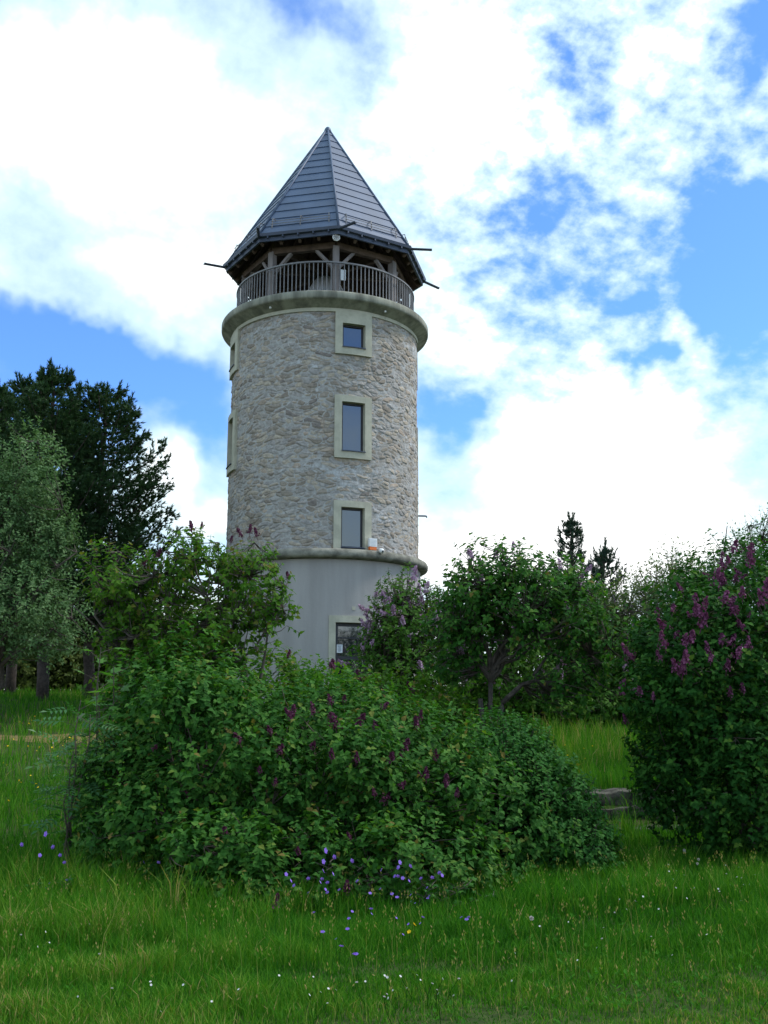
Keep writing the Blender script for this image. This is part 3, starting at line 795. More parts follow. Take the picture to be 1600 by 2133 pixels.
M_lilac = leafmat('lilac_leaf', [(0, (.013, .058, .011)), (.3, (.028, .102, .017)), (.6, (.048, .146, .024)), (.85, (.080, .188, .032)), (.95, (.13, .205, .034)), (1, (.16, .13, .035))], .32, .6, .07)
M_lilac_fresh = leafmat('lilac_leaf_fresh', [(0, (.032, .100, .012)), (.4, (.060, .155, .016)), (.8, (.10, .195, .022)), (1, (.15, .12, .03))], .36, .6, .08)
M_lilac_dark = leafmat('lilac_leaf_dark', [(0, (.011, .053, .011)), (.5, (.024, .092, .016)), (.85, (.052, .145, .022)), (1, (.09, .165, .024))], .26, .6, .06)
M_small = leafmat('small_leaf', [(0, (.020, .086, .018)), (.5, (.040, .142, .027)), (1, (.075, .185, .036))], .3, .6, .08)
M_mid = leafmat('thicket_leaf', [(0, (.032, .090, .014)), (.5, (.055, .140, .020)), (1, (.10, .185, .028))], .34, .6, .08)
M_grey = leafmat('grey_green_leaf', [(0, (.06, .125, .045)), (.5, (.10, .19, .07)), (1, (.19, .28, .13))], .28, .6, .1, (1.1, 1.2, .8))
M_pine = leafmat('pine_needle', [(0, (.018, .048, .018)), (.6, (.034, .080, .026)), (.93, (.06, .105, .036)), (1, (.16, .12, .05))], .1, .6, .2)
M_pine2 = leafmat('young_pine_needle', [(0, (.02, .05, .035)), (.6, (.04, .075, .05)), (1, (.08, .10, .06))], .1, .6, .2)
M_willow = leafmat('willow_leaf', [(0, (.05, .085, .025)), (.5, (.085, .13, .04)), (1, (.13, .17, .06))], .35, .5, .3)
M_maple = leafmat('maple_leaf', [(0, (.05, .15, .025)), (.6, (.08, .22, .035)), (1, (.12, .26, .05))], .4, .45, .35)
M_elder = leafmat('elder_leaf', [(0, (.03, .11, .03)), (.6, (.05, .17, .045)), (1, (.09, .21, .06))], .35, .45, .35)
M_under = leafmat('undergrowth_leaf', [(0, (.04, .065, .012)), (.5, (.08, .115, .02)), (1, (.13, .165, .035))], .35, .6, .2)
def petal(name, lo, hi, tr=.25):
    return leafmat(name, [(0, lo), (1, hi)], tr, .6, .2, (1.2, 1.0, 1.2))
M_bud = petal('dark_purple_bud', (.065, .014, .035), (.14, .035, .085))
M_magenta = petal('magenta_lilac_petal', (.10, .022, .062), (.27, .085, .185))
M_mauve = petal('pale_mauve_petal', (.27, .16, .25), (.50, .36, .48))

def E(px, py, Y, rx, ry, rz): c = at(px, py, Y); return (c[0], c[1], c[2], rx, ry, rz)
def gbase(x, y): return np.array((x, y, float(ground_z(x, y)) - .05))

def shrub(name, label, ells, bases, seed, n, mleaf, size=.085, per=6, L=.16, tpl=(LILAC_V, LILAC_F), depth=.45, rough=.16, lumps=3.2,
          nstem=26, r0=.03, twig=.25, trad=.006, fl=None, nfl=0, fpts=None, fscale=(.8, 1.3), droop=.5, cat='shrub', trunk=False, group=None, mstem=None, maxd=1.6, targets=None, bud_up=-.1, fork=None):
    q = np.random.default_rng(seed)
    bs = [gbase(*b_) for b_ in bases]
    root = thing(name, bs[0] + np.array((0, 0, .05)), label, cat, group)
    Pp, D = sample_crown(q, ells, n, depth, rough, seed, lumps)
    fo = MB(); sd, ln = shoots_to_leaves(q, fo, Pp, D, per, size, L, tpl, droop)
    part('foliage' if not trunk else 'crown', fo, mleaf, root)
    st_ = MB()
    tg = [Pp[j] - D[j] * .42 for j in q.choice(n, nstem, replace=False)] if targets is None else targets
    if fork is not None:
        bl = []
        for j, fk in enumerate(fork):
            b_ = bs[j % len(bs)]; tt = np.linspace(0, 1, 8)[:, None]; p = b_ * (1 - tt) + np.asarray(fk) * tt + q.normal(size=(8, 3)) * .02 * np.sin(np.pi * tt)
            tube(st_, p, np.linspace(.055, .032, 8) * (1 - .12 * j), 8, .5); bl.append(np.asarray(fk, float))
        bs = [bl[int(np.argmin([np.linalg.norm(f_ - np.asarray(t_)) for f_ in bl]))] for t_ in tg]
    nodes = limbs(q, st_, bs, tg, r0, .006 if not trunk else .009)
    twigs(q, st_, nodes, Pp, twig, trad, maxd, sd * ln[:, None])
    part('stems' if not trunk else 'trunk', st_, mstem or (M_twig if not trunk else M_bark), root, smooth=True)
    if fl is not None:
        if nfl:
            ok = np.flatnonzero(D[:, 2] > bud_up); ok = q.permutation(ok)
            # only shoots on the outside carry flowers
            k = []
            for j in ok:
                if len(k) >= nfl: break
                k.append(j)
            pp = Pp[k] + sd[k] * (ln[k] * .55)[:, None] + D[k] * .03
            add_flowers(root, q, pp, D[k], fl, *fscale)
        if fpts is not None: add_flowers(root, q, [p for p, _ in fpts], [d_ for _, d_ in fpts], fl, *fscale)
    return root

# ---- the big lilac in the foreground
def toward(px, py, ells, push=.05):
    """first point where the line of sight through a photo pixel meets the crown"""
    a, b_ = ray(px, py); o = np.array((0, 0, EYE)); dv = unit(np.array((a, 1, b_))); best = None
    for e_ in np.array(ells):
        oc = (o - e_[:3]) / e_[3:]; dd = dv / e_[3:]
        A = dd @ dd; B = 2 * oc @ dd; C = oc @ oc - 1; di = B * B - 4 * A * C
        if di < 0: continue
        s = (-B - math.sqrt(di)) / (2 * A)
        if s > 0 and (best is None or s < best[0]): best = (s, unit((o + dv * s - e_[:3]) / e_[3:] ** 2))
    if best is None: return None
    return o + dv * (best[0] - push), best[1]

main_e = [E(640, 1640, 11.3, 1.5, 1.35, 1.25), E(390, 1610, 11.2, .95, 1.1, 1.3), E(850, 1655, 11.4, 1.05, 1.2, 1.05), E(540, 1890, 9.8, 1.1, .85, .68),
          E(830, 1845, 10.15, 1.15, .85, .7), E(330, 1770, 10.8, .72, .8, .8), E(480, 1540, 11.6, .95, .9, .8), E(740, 1560, 11.7, 1.1, .9, .8), E(1000, 1720, 11.2, .9, .9, .85), E(330, 1520, 11.6, .6, .7, .8), E(240, 1660, 11.1, .45, .6, .75)]
q_ = np.random.default_rng(17)
for k in range(34):                                        # sprays standing out from the mass
    x = toward(170 + 1000 * q_.random(), 1400 + 430 * q_.random(), main_e[:11], -.12)
    if x: main_e.append((*x[0], *(np.array((.26, .24, .24)) * (.7 + .8 * q_.random()))))
bud_px = [(610, 1497), (652, 1487), (690, 1468), (716, 1462), (694, 1508), (700, 1520), (745, 1512), (780, 1520), (797, 1477), (838, 1585), (564, 1530), (580, 1570), (610, 1490), (648, 1560),
          (742, 1587), (814, 1588), (842, 1565), (872, 1620), (888, 1622), (930, 1642), (833, 1642), (572, 1638), (780, 1660), (795, 1668), (730, 1748), (620, 1778), (722, 1857), (570, 1893), (430, 1600), (395, 1660), (470, 1735),
          (875, 1500), (868, 1515), (910, 1580), (690, 1395), (605, 1385), (745, 1400), (320, 1560), (690, 1580), (540, 1610), (950, 1660), (500, 1550)]
shrub('lilac_shrub', 'broad dark green lilac shrub with purple buds filling the foreground', main_e,
      [(-.9, 11.3), (-2., 11.3), (.2, 11.4), (-1.4, 11.0), (-.4, 11.)], 21, 8600, M_lilac, .068, 6, .17, nstem=40, twig=.05, rough=.28, lumps=2.4,
      fl=M_bud, fpts=[x for x in (toward(*p, main_e, .10) for p in bud_px) if x], fscale=(.5, .85))
# lower bush closing the right end
right_e = [E(1110, 1720, 11.6, .78, .8, .8), E(1180, 1790, 11.3, .52, .6, .52), E(1060, 1620, 12.0, .6, .7, .7)]
shrub('dogwood_shrub', 'rounded bush of small lighter leaves at the right end of the lilac', right_e, [(1.7, 11.6), (1.9, 11.5), (1.5, 11.8)], 22, 3600, M_small, .052, 7, .13,
      nstem=24, twig=.2, rough=.14, depth=.4)
# fresh green row behind the big lilac
back_e = [E(540, 1440, 13.2, .75, .6, .5), E(680, 1475, 13.4, .75, .6, .5), E(820, 1485, 13.4, .8, .6, .5), E(900, 1545, 13.6, .5, .6, .5), E(620, 1560, 13.2, 1.4, .7, .8), E(850, 1580, 13.2, 1.3, .7, .7)]
bk_px = [(690, 1395), (750, 1420), (605, 1350), (860, 1440), (600, 1370)]
shrub('fresh_lilac_shrub', 'yellow green young lilac row behind the big lilac, below the tower door', back_e, [(-1.2, 13.3), (-.3, 13.4), (.5, 13.5)], 23, 3200, M_lilac_fresh, .07, 6, .15,
      nstem=24, twig=.2, rough=.2, fl=M_bud, fpts=[x for x in (toward(*p, back_e, .06) for p in bk_px) if x], fscale=(.7, 1.1))
# tall open lilac on the left
tl_e = [E(400, 1190, 12.4, .52, .55, .50), E(520, 1210, 12.3, .40, .5, .45), E(260, 1230, 12.5, .60, .6, .50), E(265, 1335, 12.5, .36, .5, .42), E(390, 1330, 12.4, .7, .6, .42), E(560, 1270, 12.2, .25, .35, .2), E(345, 1430, 12.3, .75, .6, .5), E(470, 1320, 12.2, .45, .5, .34)]
tl_t = [tuple(at(*p)) for p in ((400, 1120, 12.4), (345, 1150, 12.6), (455, 1130, 12.3), (530, 1130, 12.2), (595, 1220, 12.2), (590, 1270, 12.1), (250, 1150, 12.5), (190, 1180, 12.5), (210, 1300, 12.6), (320, 1200, 12.3), (480, 1200, 12.7), (430, 1240, 12.1), (280, 1330, 12.2), (150, 1260, 12.6), (520, 1300, 12.2), (380, 1250, 12.8))]
q_ = np.random.default_rng(5)
tip_px = [(520, 1112), (535, 1118), (503, 1118), (400, 1108), (420, 1100), (480, 1130), (600, 1205), (240, 1180), (300, 1180), (330, 1160), (210, 1210)]
shrub('tall_lilac', 'tall open lilac with bare stems reaching up left of the tower', tl_e, [(-2.0, 12.3), (-2.25, 12.4), (-1.8, 12.3)], 24, 1600, M_lilac_fresh, .072, 6, .15, depth=.75, rough=.25,
      nstem=16, r0=.045, twig=1.0, trad=.007, targets=tl_t, fl=M_bud, fpts=[(at(px, py, 12.3), np.array((0, 0, 1.))) for px, py in tip_px], fscale=(.55, .85), cat='shrub')

# lilac tree with dark stems right of the tower
tr_e = [E(1050, 1210, 13.4, .75, .8, .48), E(980, 1250, 13.4, .5, .7, .42), E(1160, 1240, 13.5, .65, .7, .5), E(1080, 1290, 13.4, .95, .8, .45), E(1220, 1340, 13.5, .5, .6, .5), E(945, 1325, 13.5, .38, .6, .36), E(1190, 1430, 13.4, .5, .55, .3), E(950, 1390, 13.5, .35, .5, .2)]
tr_t = [tuple(at(*p)) for p in ((1050, 1150, 13.4), (985, 1190, 13.3), (1130, 1170, 13.6), (1210, 1230, 13.5), (930, 1270, 13.5), (1270, 1350, 13.4), (920, 1330, 13.3), (1090, 1290, 13.0), (1020, 1240, 13.9), (1160, 1330, 13.8), (1120, 1330, 13.1), (960, 1310, 13.2))]
shrub('lilac_tree', 'small lilac tree with dark forked stems and a domed crown right of the tower', tr_e, [(1.36, 13.4), (1.32, 13.42), (1.40, 13.4)], 25, 1900, M_lilac, .074, 6, .16, depth=.8, rough=.22,
      r0=.022, twig=.8, trad=.006, targets=tr_t, fork=[tuple(at(*p)) for p in ((1000, 1455, 13.4), (1022, 1420, 13.45), (1046, 1465, 13.4))], trunk=True, cat='tree', fl=M_mauve, nfl=26, fscale=(.6, .9), bud_up=.35)

# pale lilacs behind
pl_e = [E(835, 1290, 19.5, .62, .8, .85), E(800, 1350, 19.5, .5, .7, .7), E(905, 1310, 20, .45, .6, .6), E(850, 1400, 19.5, 1.1, .9, .7)]
shrub('pale_lilac_shrub', 'loose lilac with pale mauve flowers beside the tower door', pl_e, [(.4, 19.6), (.1, 19.5), (.8, 19.7)], 26, 1700, M_mid, .085, 5, .18, depth=.8, rough=.3,
      nstem=30, twig=.8, trad=.008, fl=M_mauve, nfl=90, fscale=(.9, 1.5), bud_up=-.4)
pm_e = [E(1010, 1370, 23.5, 1.2, 1.1, 1.1), E(1130, 1390, 24.5, 1.5, 1.2, 1.2), E(1260, 1370, 25.5, 1.4, 1.2, 1.35), E(1350, 1420, 24.5, 1.1, 1., 1.), E(1200, 1290, 25.5, 1.0, 1., 1.0), E(1060, 1450, 24., 1.4, 1.1, .7), E(1280, 1460, 24.5, 1.6, 1.1, .7), E(1180, 1470, 24.2, 1.4, 1., .6)]
shrub('mauve_lilac_thicket', 'wide mid green lilac with scattered pale flowers behind the lilac tree', pm_e, [(2.8, 24.), (4.2, 24.5), (5.4, 25.), (2.3, 23.8)], 27, 4600, M_mid, .10, 6, .22, depth=.5, rough=.25,
      nstem=40, twig=.25, trad=.008, fl=M_mauve, nfl=80, fscale=(1.1, 1.8), bud_up=.05)

# dark purple lilac on the right
dk_e = [E(1520, 1420, 12.6, 1.2, 1.1, 1.25), E(1560, 1250, 12.8, .75, .8, .75), E(1430, 1430, 12.4, .75, .8, .9), E(1530, 1660, 12.4, .9, 1.0, .9), E(1640, 1620, 12.2, 1.2, 1.1, 1.2), E(1700, 1380, 12.6, 1.3, 1.1, 1.5), E(1440, 1570, 12.5, .5, .7, .7), E(1370, 1360, 12.7, .35, .4, .4)]
mg_px = [(1540, 1140), (1578, 1145), (1500, 1160), (1520, 1175), (1495, 1185), (1552, 1165), (1485, 1200), (1510, 1200), (1535, 1210), (1560, 1190), (1590, 1200), (1490, 1220), (1440, 1270), (1450, 1280), (1425, 1285), (1460, 1260),
         (1395, 1300), (1410, 1315), (1480, 1290), (1530, 1260), (1545, 1270), (1575, 1230), (1520, 1290), (1500, 1310), (1560, 1310), (1395, 1345), (1435, 1320), (1440, 1360), (1320, 1365), (1375, 1365), (1500, 1340), (1580, 1340), (1470, 1380), (1430, 1400),
         (1300, 1440), (1305, 1500), (1420, 1440), (1380, 1440), (1580, 1440), (1530, 1390), (1575, 1250), (1590, 1280), (1555, 1240), (1510, 1230), (1530, 1230), (1470, 1230), (1540, 1190), (1580, 1175), (1515, 1150), (1475, 1245)]
fp_ = []
q_ = np.random.default_rng(3)
for k in range(18): mg_px.append((1330 + 270 * q_.random(), 1250 + 230 * q_.random() ** 1.3))
n_base = len(dk_e)
for k in range(26):
    x = toward(1310 + 330 * q_.random(), 1180 + 560 * q_.random(), dk_e[:n_base], -.10)
    if x: dk_e.append((*x[0], *(np.array((.26, .24, .26)) * (.7 + .8 * q_.random()))))
for p in mg_px:
    x = toward(p[0] + q_.normal() * 16, p[1] + q_.normal() * 16, dk_e, .06 + .12 * q_.random())
    if x is None: x = (at(p[0], p[1] + 10, 12.7), np.array((0, -.3, 1)))
    fp_.append(x)
shrub('purple_lilac', 'big dark lilac with magenta flower heads at the right edge', dk_e, [(4.6, 12.5), (4.2, 12.4), (5.2, 12.5), (5.6, 12.4)], 28, 6200, M_lilac_dark, .072, 6, .18, depth=.5, rough=.27, lumps=2.4,
      nstem=44, twig=.06, fl=M_magenta, fpts=[f for k_, f in enumerate(fp_) if k_ < 40 or k_ % 5 != 2], fscale=(.55, 1.1))

# willow and birch farther back on the right
wi_e = [E(1320, 1290, 25, 1.0, 1., 1.0), E(1390, 1260, 25.5, 1.0, 1., 1.1), E(1450, 1260, 25, .9, 1., 1.2), E(1400, 1360, 25, 1.9, 1.2, 1.0)]
shrub('willow_shrub', 'pale olive green willow with fine upright twigs between the pine and the purple lilac', wi_e, [(6.6, 25), (7.3, 25.3), (6., 25)], 29, 3000, M_willow, .085, 6, .3, (OVAL_V, OVAL_F), depth=.6, rough=.22,
      nstem=40, twig=.4, trad=.008, droop=.0)
bi_e = [E(1560, 1180, 19, .65, .7, .75), E(1610, 1140, 19, .7, .7, .7), E(1520, 1230, 19, .5, .6, .6)]
bi_t = [tuple(at(*p)) for p in ((1515, 1095, 19), (1560, 1095, 19), (1600, 1080, 19), (1640, 1090, 19), (1485, 1150, 19), (1500, 1190, 19), (1550, 1140, 19), (1590, 1130, 19))]
shrub('birch_tree', 'thin airy tree with fine twigs showing above the purple lilac', bi_e, [(6.9, 19)], 30, 700, M_small, .06, 5, .22, (OVAL_V, OVAL_F), depth=.9, rough=.3,
      r0=.06, twig=1.0, trad=.007, targets=bi_t, trunk=True, cat='tree', droop=.2)

# ------------------------------------------------------------------ pines
def pine(name, label, base, top, rtrunk, seed, prof, nb, mneedle, needle=.17, group=None, t0=.12, tuft=11, dens=62, up=.25, wid=1.0, cand=2):
    q = np.random.default_rng(seed)
    base = np.asarray(base, float); top = np.asarray(top, float)
    root = thing(name, base + np.array((0, 0, .05)), label, 'tree', group)
    tr = MB(); tt = np.linspace(0, 1, 14)[:, None]; H = np.linalg.norm(top - base)
    pth = base * (1 - tt) + top * tt + np.concatenate([q.normal(size=(14, 2)) * .008 * H, np.zeros((14, 1))], 1) * np.sin(np.pi * tt)
    tube(tr, pth, rtrunk * (1 - tt[:, 0]) ** .8 + .03, 9, .5)
    br = MB(); tips = []; tdir = []
    for k in range(nb):
        nw_ = max(1, nb // 5); t_ = t0 + (1 - t0) * min(.985, ((k // 5) + .16 * q.normal()) / nw_) ** .92 if k >= 5 else t0 + .02 * q.random()
        a = (k % 5) * 1.2566 + (k // 5) * .75 + q.normal() * .22
        L = np.interp(t_, prof[0], prof[1]) * (.8 + .4 * q.random())
        o = np.array([np.interp(t_, tt[:, 0], pth[:, j]) for j in range(3)])
        hd = np.array((math.cos(a), math.sin(a), 0)); s = np.linspace(0, 1, 6)
        rise = up * (.2 + .8 * t_)
        p = o + hd * (L * s)[:, None]; p[:, 2] += L * (rise * s + .22 * s ** 2 - .15 * np.sin(np.pi * s))
        tube(br, p, np.linspace(.02 + .014 * L, .012, 6), 4, q.random(), cap=False)
        n = int(dens * max(L, .5) + 6)
        u = .25 + .75 * q.random(n) ** .7
        c = np.stack([np.interp(u, s, p[:, j]) for j in range(3)], -1)
        sd = np.array((-hd[1], hd[0], 0)); w = (.34 * L * (1 - .55 * u) * wid + .12)
        off = q.normal(size=n) * w * .75
        c = c + sd * off[:, None] - hd * (np.abs(off) * .35)[:, None]; c[:, 2] += .04 * q.normal(size=n) + .10 * np.abs(q.normal(size=n)) * min(L, 1.6) * (.4 + .6 * t_)
        tips.append(c); tdir.append(unit(hd * .6 + sd * (off / w)[:, None] * .5 + np.array((0, 0, .5)) + .35 * q.normal(size=(n, 3))))
        for z_ in range(cand):
            uu_ = .45 + .55 * q.random(); o2 = np.array([np.interp(uu_, s, p[:, j]) for j in range(3)]) + sd * q.normal() * .2 * L * (1 - .6 * uu_)
            m_ = np.arange(4); dd_ = unit(np.array((0, 0, 1.)) + hd * .25 + .15 * q.normal(size=3))
            tips.append(o2 + dd_ * (.08 + .08 * m_)[:, None]); tdir.append(np.tile(dd_, (4, 1)))
    n = 40; c = top - (top - base) / H * (q.random(n) * H * .05)[:, None] + q.normal(size=(n, 3)) * .06; tips.append(c); tdir.append(unit(q.normal(size=(n, 3)) * .4 + np.array((0, 0, 1))))
    c = np.concatenate(tips); dv = np.concatenate(tdir); n = len(c)
    nd = MB(); rb = q.random(n)
    for k in range(tuft):
        yd = unit(dv + .62 * rand_dirs(q, n)); X, Y, Z = frame(yd, rand_dirs(q, n))
        scatter(nd, NEED_V, NEED_F, c + dv * (needle * .5 * (k / tuft - .3)), X * 1.6, Y, Z, needle * (.7 + .6 * q.random(n)), np.clip(rb * .8 + .2 * q.random(n) - (0 if k < 1 else .05), 0, 1 if k == 0 else .93))
    part('crown', nd, mneedle, root)
    trunk = part('trunk', tr, M_pinebark, root, smooth=True)
    part('branches', br, M_pinebark, trunk, smooth=True)
    return root
def gp(px, py, Y): p = at(px, py, Y); p[2] = ground_z(p[0], p[1]) - .05; return p
full = ([.0, .1, .2, .35, .55, .75, .9, 1], [1.6, 2.5, 3.0, 2.8, 2.2, 1.5, .85, .25])
pine('pine_tree', 'tallest dark pine with pointed top behind the pale grey tree', gp(88, 1460, 33), at(112, 768, 33),   .17, 41, full, 95, M_pine, .14, 'dark pines on the left', .25)
pine('pine_tree', 'dark pine with layered drooping boughs nearest the tower', gp(183, 1450, 34.5), at(222, 812, 34.5), .16, 42, ([.0, .2, .3, .45, .6, .75, .9, 1], [1.2, 2.0, 2.5, 2.5, 2.1, 1.75, 1.15, .4]), 95, M_pine, .14, 'dark pines on the left', .2)
pine('pine_tree', 'dark pine cut by the left edge of the view', gp(-60, 1460, 36), at(-12, 800, 36), .17, 43, full, 85, M_pine, .14, 'dark pines on the left', .25)
pine('pine_tree', 'slightly lower dark pine top left of the tallest pine', gp(20, 1455, 38), at(50, 790, 38), .17, 44, full, 85, M_pine, .14, 'dark pines on the left', .25)
sp_ = ([0, .2, .5, .75, .9, 1], [1.7, 1.6, 1.05, .55, .25, .05])
pine('young_pine', 'slim young pine with a pointed leader behind the lilac tree', gp(1200, 1480, 29), at(1190, 1092, 29), .09, 45, sp_, 54, M_pine2, .11, 'young pines on the right', .2, 9, 24, .55, .7, cand=1)
pine('young_pine', 'shorter young pine right of the slim one', gp(1245, 1480, 28), at(1258, 1148, 28), .08, 46, sp_, 42, M_pine2, .11, 'young pines on the right', .25, 9, 24, .65, .7, cand=1)

# pale grey-leaved tree on the left
wb_e = [E(55, 1000, 26, .85, 1.1, 1.2), E(0, 1110, 26, 1.5, 1.5, 1.2), E(100, 1130, 26, .8, 1.1, 1.1), E(50, 1250, 26, 1.45, 1.5, 1.0), E(-60, 1280, 26, 1.8, 1.6, 1.4), E(90, 1330, 26, .85, 1.0, .55), E(-60, 1020, 26.4, 1.2, 1.2, 1.3)]
wb_t = [tuple(at(*p)) for p in ((60, 920, 26), (0, 980, 26), (130, 1060, 26), (160, 1150, 26), (-60, 1050, 26), (100, 1200, 25.4), (20, 1150, 25.2), (150, 1290, 25.8), (-90, 1200, 26), (30, 1300, 25.2), (70, 1080, 26.5))]
shrub('whitebeam_tree', 'pale grey green leafy tree standing in front of the dark pines', wb_e, [(-10.2, 26)], 31, 5600, M_grey, .105, 7, .3, (OVAL_V, OVAL_F), depth=.7, rough=.34, lumps=2.2,
      r0=.17, twig=.12, trad=.01, targets=wb_t, trunk=True, cat='tree', droop=.05, mstem=M_bark)

# undergrowth behind the pines
for k, (px, Y, rx, rz, lab) in enumerate(((20, 44, 3.4, 3.2, 'shadowy low thicket under the pines at the left edge'), (150, 46, 3.2, 2.6, 'olive low thicket seen between the two pine trunks'), (300, 45, 3.4, 3.2, 'low thicket behind the pine nearest the tower'), (-140, 45, 3, 2.6, 'low thicket outside the leftmost pine'))):
    c = gp(px, 1450, Y); e_ = [(c[0], c[1], c[2] + rz * .5, rx, 1.8, rz), (c[0] + 1.2, c[1] + .5, c[2] + rz * .4, rx * .8, 1.6, rz * .8)]
    shrub('thicket_shrub', lab, e_, [(c[0], c[1]), (c[0] + 1, c[1])], 60 + k, 3200, M_under, .19, 6, .35, (OVAL_V, OVAL_F), depth=.6, rough=.25, lumps=1.6, nstem=16, twig=.05, group='low thicket behind the pines')
# shrubs closing the view behind the right side
for k, (px, Y, rx, rz, lab) in enumerate(((1010, 33, 2.6, 2.4, 'far green bush beside the tower foot behind the lilac tree'), (1330, 33, 2.8, 2.2, 'far green bush under the willow'), (1560, 30, 3.0, 3.0, 'far green bush behind the purple lilac'))):
    c = gp(px, 1450, Y); e_ = [(c[0], c[1], c[2] + rz * .45, rx, 1.6, rz * .75), (c[0] + .9, c[1] + .4, c[2] + rz * .35, rx * .8, 1.6, rz * .6)]
    shrub('far_shrub', lab, e_, [(c[0], c[1])], 70 + k, 1300, M_small, .13, 6, .3, (OVAL_V, OVAL_F), depth=.6, rough=.25, lumps=1.6, nstem=16, twig=.05, group='far bushes behind the lilacs')

# young maple and elder at the left of the lilac
def sapling(name, label, stems, seed, n, m, tpl, size, spread, sr=1.0):
    q = np.random.default_rng(seed); b0 = gbase(*stems[0][0])
    root = thing(name, b0, label, 'sapling'); st_ = MB(); fo = MB(); pos = []; dr = []
    for (bx, by), tip in stems:
        b_ = gbase(*stems[0][0]) + .15 * (gbase(bx, by) - gbase(*stems[0][0])) * min(1, .05 / (np.linalg.norm(gbase(bx, by) - gbase(*stems[0][0])) + 1e-6)); tip = np.asarray(tip, float); tt = np.linspace(0, 1, 7)[:, None]
        p = b_ * (1 - tt) + tip * tt + q.normal(size=(7, 3)) * .02
        tube(st_, p, np.linspace(.016, .005, 7) * sr, 5)
        for k in range(n):
            u = .45 + .55 * k / n; o = b_ * (1 - u) + tip * u; a = k * 2.4 + q.normal() * .3
            dv = np.array((math.cos(a), math.sin(a), .25 + .3 * q.random())); L = spread * (.5 + .6 * q.random())
            tube(st_, [o, o + dv * L * .6, o + dv * L], [.004, .003, .002], 3, cap=False); pos.append(o + dv * L); dr.append(dv)
    pos = np.array(pos); dr = np.array(dr)
    X, Y, Z = frame(dr * .8 + np.array((0, 0, -.35)) + .2 * q.normal(size=pos.shape), np.array((0, -.35, 1.)) + .25 * q.normal(size=pos.shape))
    scatter(fo, tpl[0], tpl[1], pos, X, Y, Z, size * (.75 + .5 * q.random(len(pos))), q.random(len(pos)))
    part('foliage', fo, m, root); part('stem', st_, M_twig, root)
sapling('young_maple', 'bright green lobed maple sapling at the upper left of the lilac', [((-3.05, 11.4), at(210, 1345, 11.2)), ((-3.0, 11.5), at(240, 1390, 11.1)), ((-2.9, 11.4), at(205, 1430, 11.0))], 51, 17, M_maple, (MAPLE_V, MAPLE_F), .15, .17)
sapling('elder_sapling', 'feathery leaved elder sapling on the left side of the lilac, by the meadow', [((-3.2, 10.9), at(165, 1470, 10.7)), ((-3.15, 11.), at(150, 1560, 10.7)), ((-3.1, 10.8), at(190, 1490, 10.6)), ((-3.2, 10.8), at(140, 1640, 10.6))], 52, 22, M_elder, (PIN_V, PIN_F), .24, .16)

# ------------------------------------------------------------------ grass
M_grass = leafmat('grass_blade', [(0, (.015, .082, .006)), (.4, (.042, .170, .011)), (.75, (.092, .238, .018)), (.92, (.18, .26, .038)), (1, (.34, .27, .11))], .35, .65, .07, (1.15, 1.3, .5))
gq = np.random.default_rng(77)
def blades(mb, x, y, h, w, lean=.35, rr_=None):
    n = len(x); z = ground_z(x, y) - .01
    a = gq.random(n) * 6.283; b_ = gq.random(n) * 6.283
    X = np.stack([np.cos(a), np.sin(a), 0 * a], -1) * (w / 2)[:, None]
    ld = np.stack([np.cos(b_), np.sin(b_), 0 * b_], -1) * (lean * h * (.3 + gq.random(n)))[:, None]
    P0 = np.stack([x, y, z], -1); up_ = np.zeros((n, 3)); up_[:, 2] = h
    P1 = P0 + up_ * .55 + ld * .28; P2 = P0 + up_ + ld * 1.0; P2[:, 2] -= .25 * np.linalg.norm(ld, axis=1)
    v = np.stack([P0 - X, P0 + X, P1 - X * .75, P1 + X * .75, P2], 1).reshape(-1, 3)
    k = np.arange(n) * 5
    r = gq.random(n) if rr_ is None else rr_
    mb.add(v, [np.stack([k, k + 1, k + 3, k + 2], -1), np.stack([k + 2, k + 3, k + 4], -1)], np.repeat(r, 5))
def field(mb, y0, y1, n, spread, hf, w0, lean, xr=None):
    y = np.sqrt(y0 ** 2 + (y1 ** 2 - y0 ** 2) * gq.random(n)); x = (gq.random(n) * 2 - 1) * spread * y + .6
    if xr: x = xr[0] + (xr[1] - xr[0]) * gq.random(n)
    patch = nz3(x, y, 0 * x, .9, 91); fine = nz3(x, y, 0 * x, 4., 92)
    keep = gq.random(n) < .8 + .2 * fine
    keep &= ~((np.abs(y - path_mid(x)) < .95 + .25 * np.sin(x * 3.1)) & (x < -2.4) & (gq.random(n) > .2))
    keep &= ~((x > 2.5) & (x < 5.3) & (y > 15.2) & (y < 16.45) & (gq.random(n) > .22))
    keep &= ~(np.hypot(x - XT, y - YT) < 3.0)
    x, y, patch = x[keep], y[keep], patch[keep]
    tus = nz3(x, y, 0 * x, 7., 96) + .6 * nz3(x, y, 0 * x, 15., 97)
    h = hf(x, y) * (.5 + .75 * gq.random(len(x))) * (1 + .18 * patch) * np.clip(.95 + .42 * tus, .5, 1.8)
    dry = sm(nz3(x, y, 0 * x, .7, 95) + .75 * sm(7.6 - y, 0, 1.6), .3, 1.1)
    r = np.clip(gq.random(len(x)) * .66 + .15 * tus + .16 * patch + .14 + dry * .22 * gq.random(len(x)) + (gq.random(len(x)) < .03 + .1 * dry) * .35, 0, 1)
    blades(mb, x, y, h, w0 * (.6 + .8 * gq.random(len(x))), lean, r)
gr = MB()
near_h = lambda x, y: .105 + .14 * sm(y, 6.8, 9.2) + .06 * nz3(x, y, 0 * x, 1.7, 94)
field(gr, 4.6, 8.2, 150000, .52, near_h, .0055, .55)
field(gr, 8.2, 12.0, 90000, .52, near_h, .0075, .45)
field(gr, 12.0, 18.0, 60000, .55, lambda x, y: .26 + 0 * x, .010, .4)
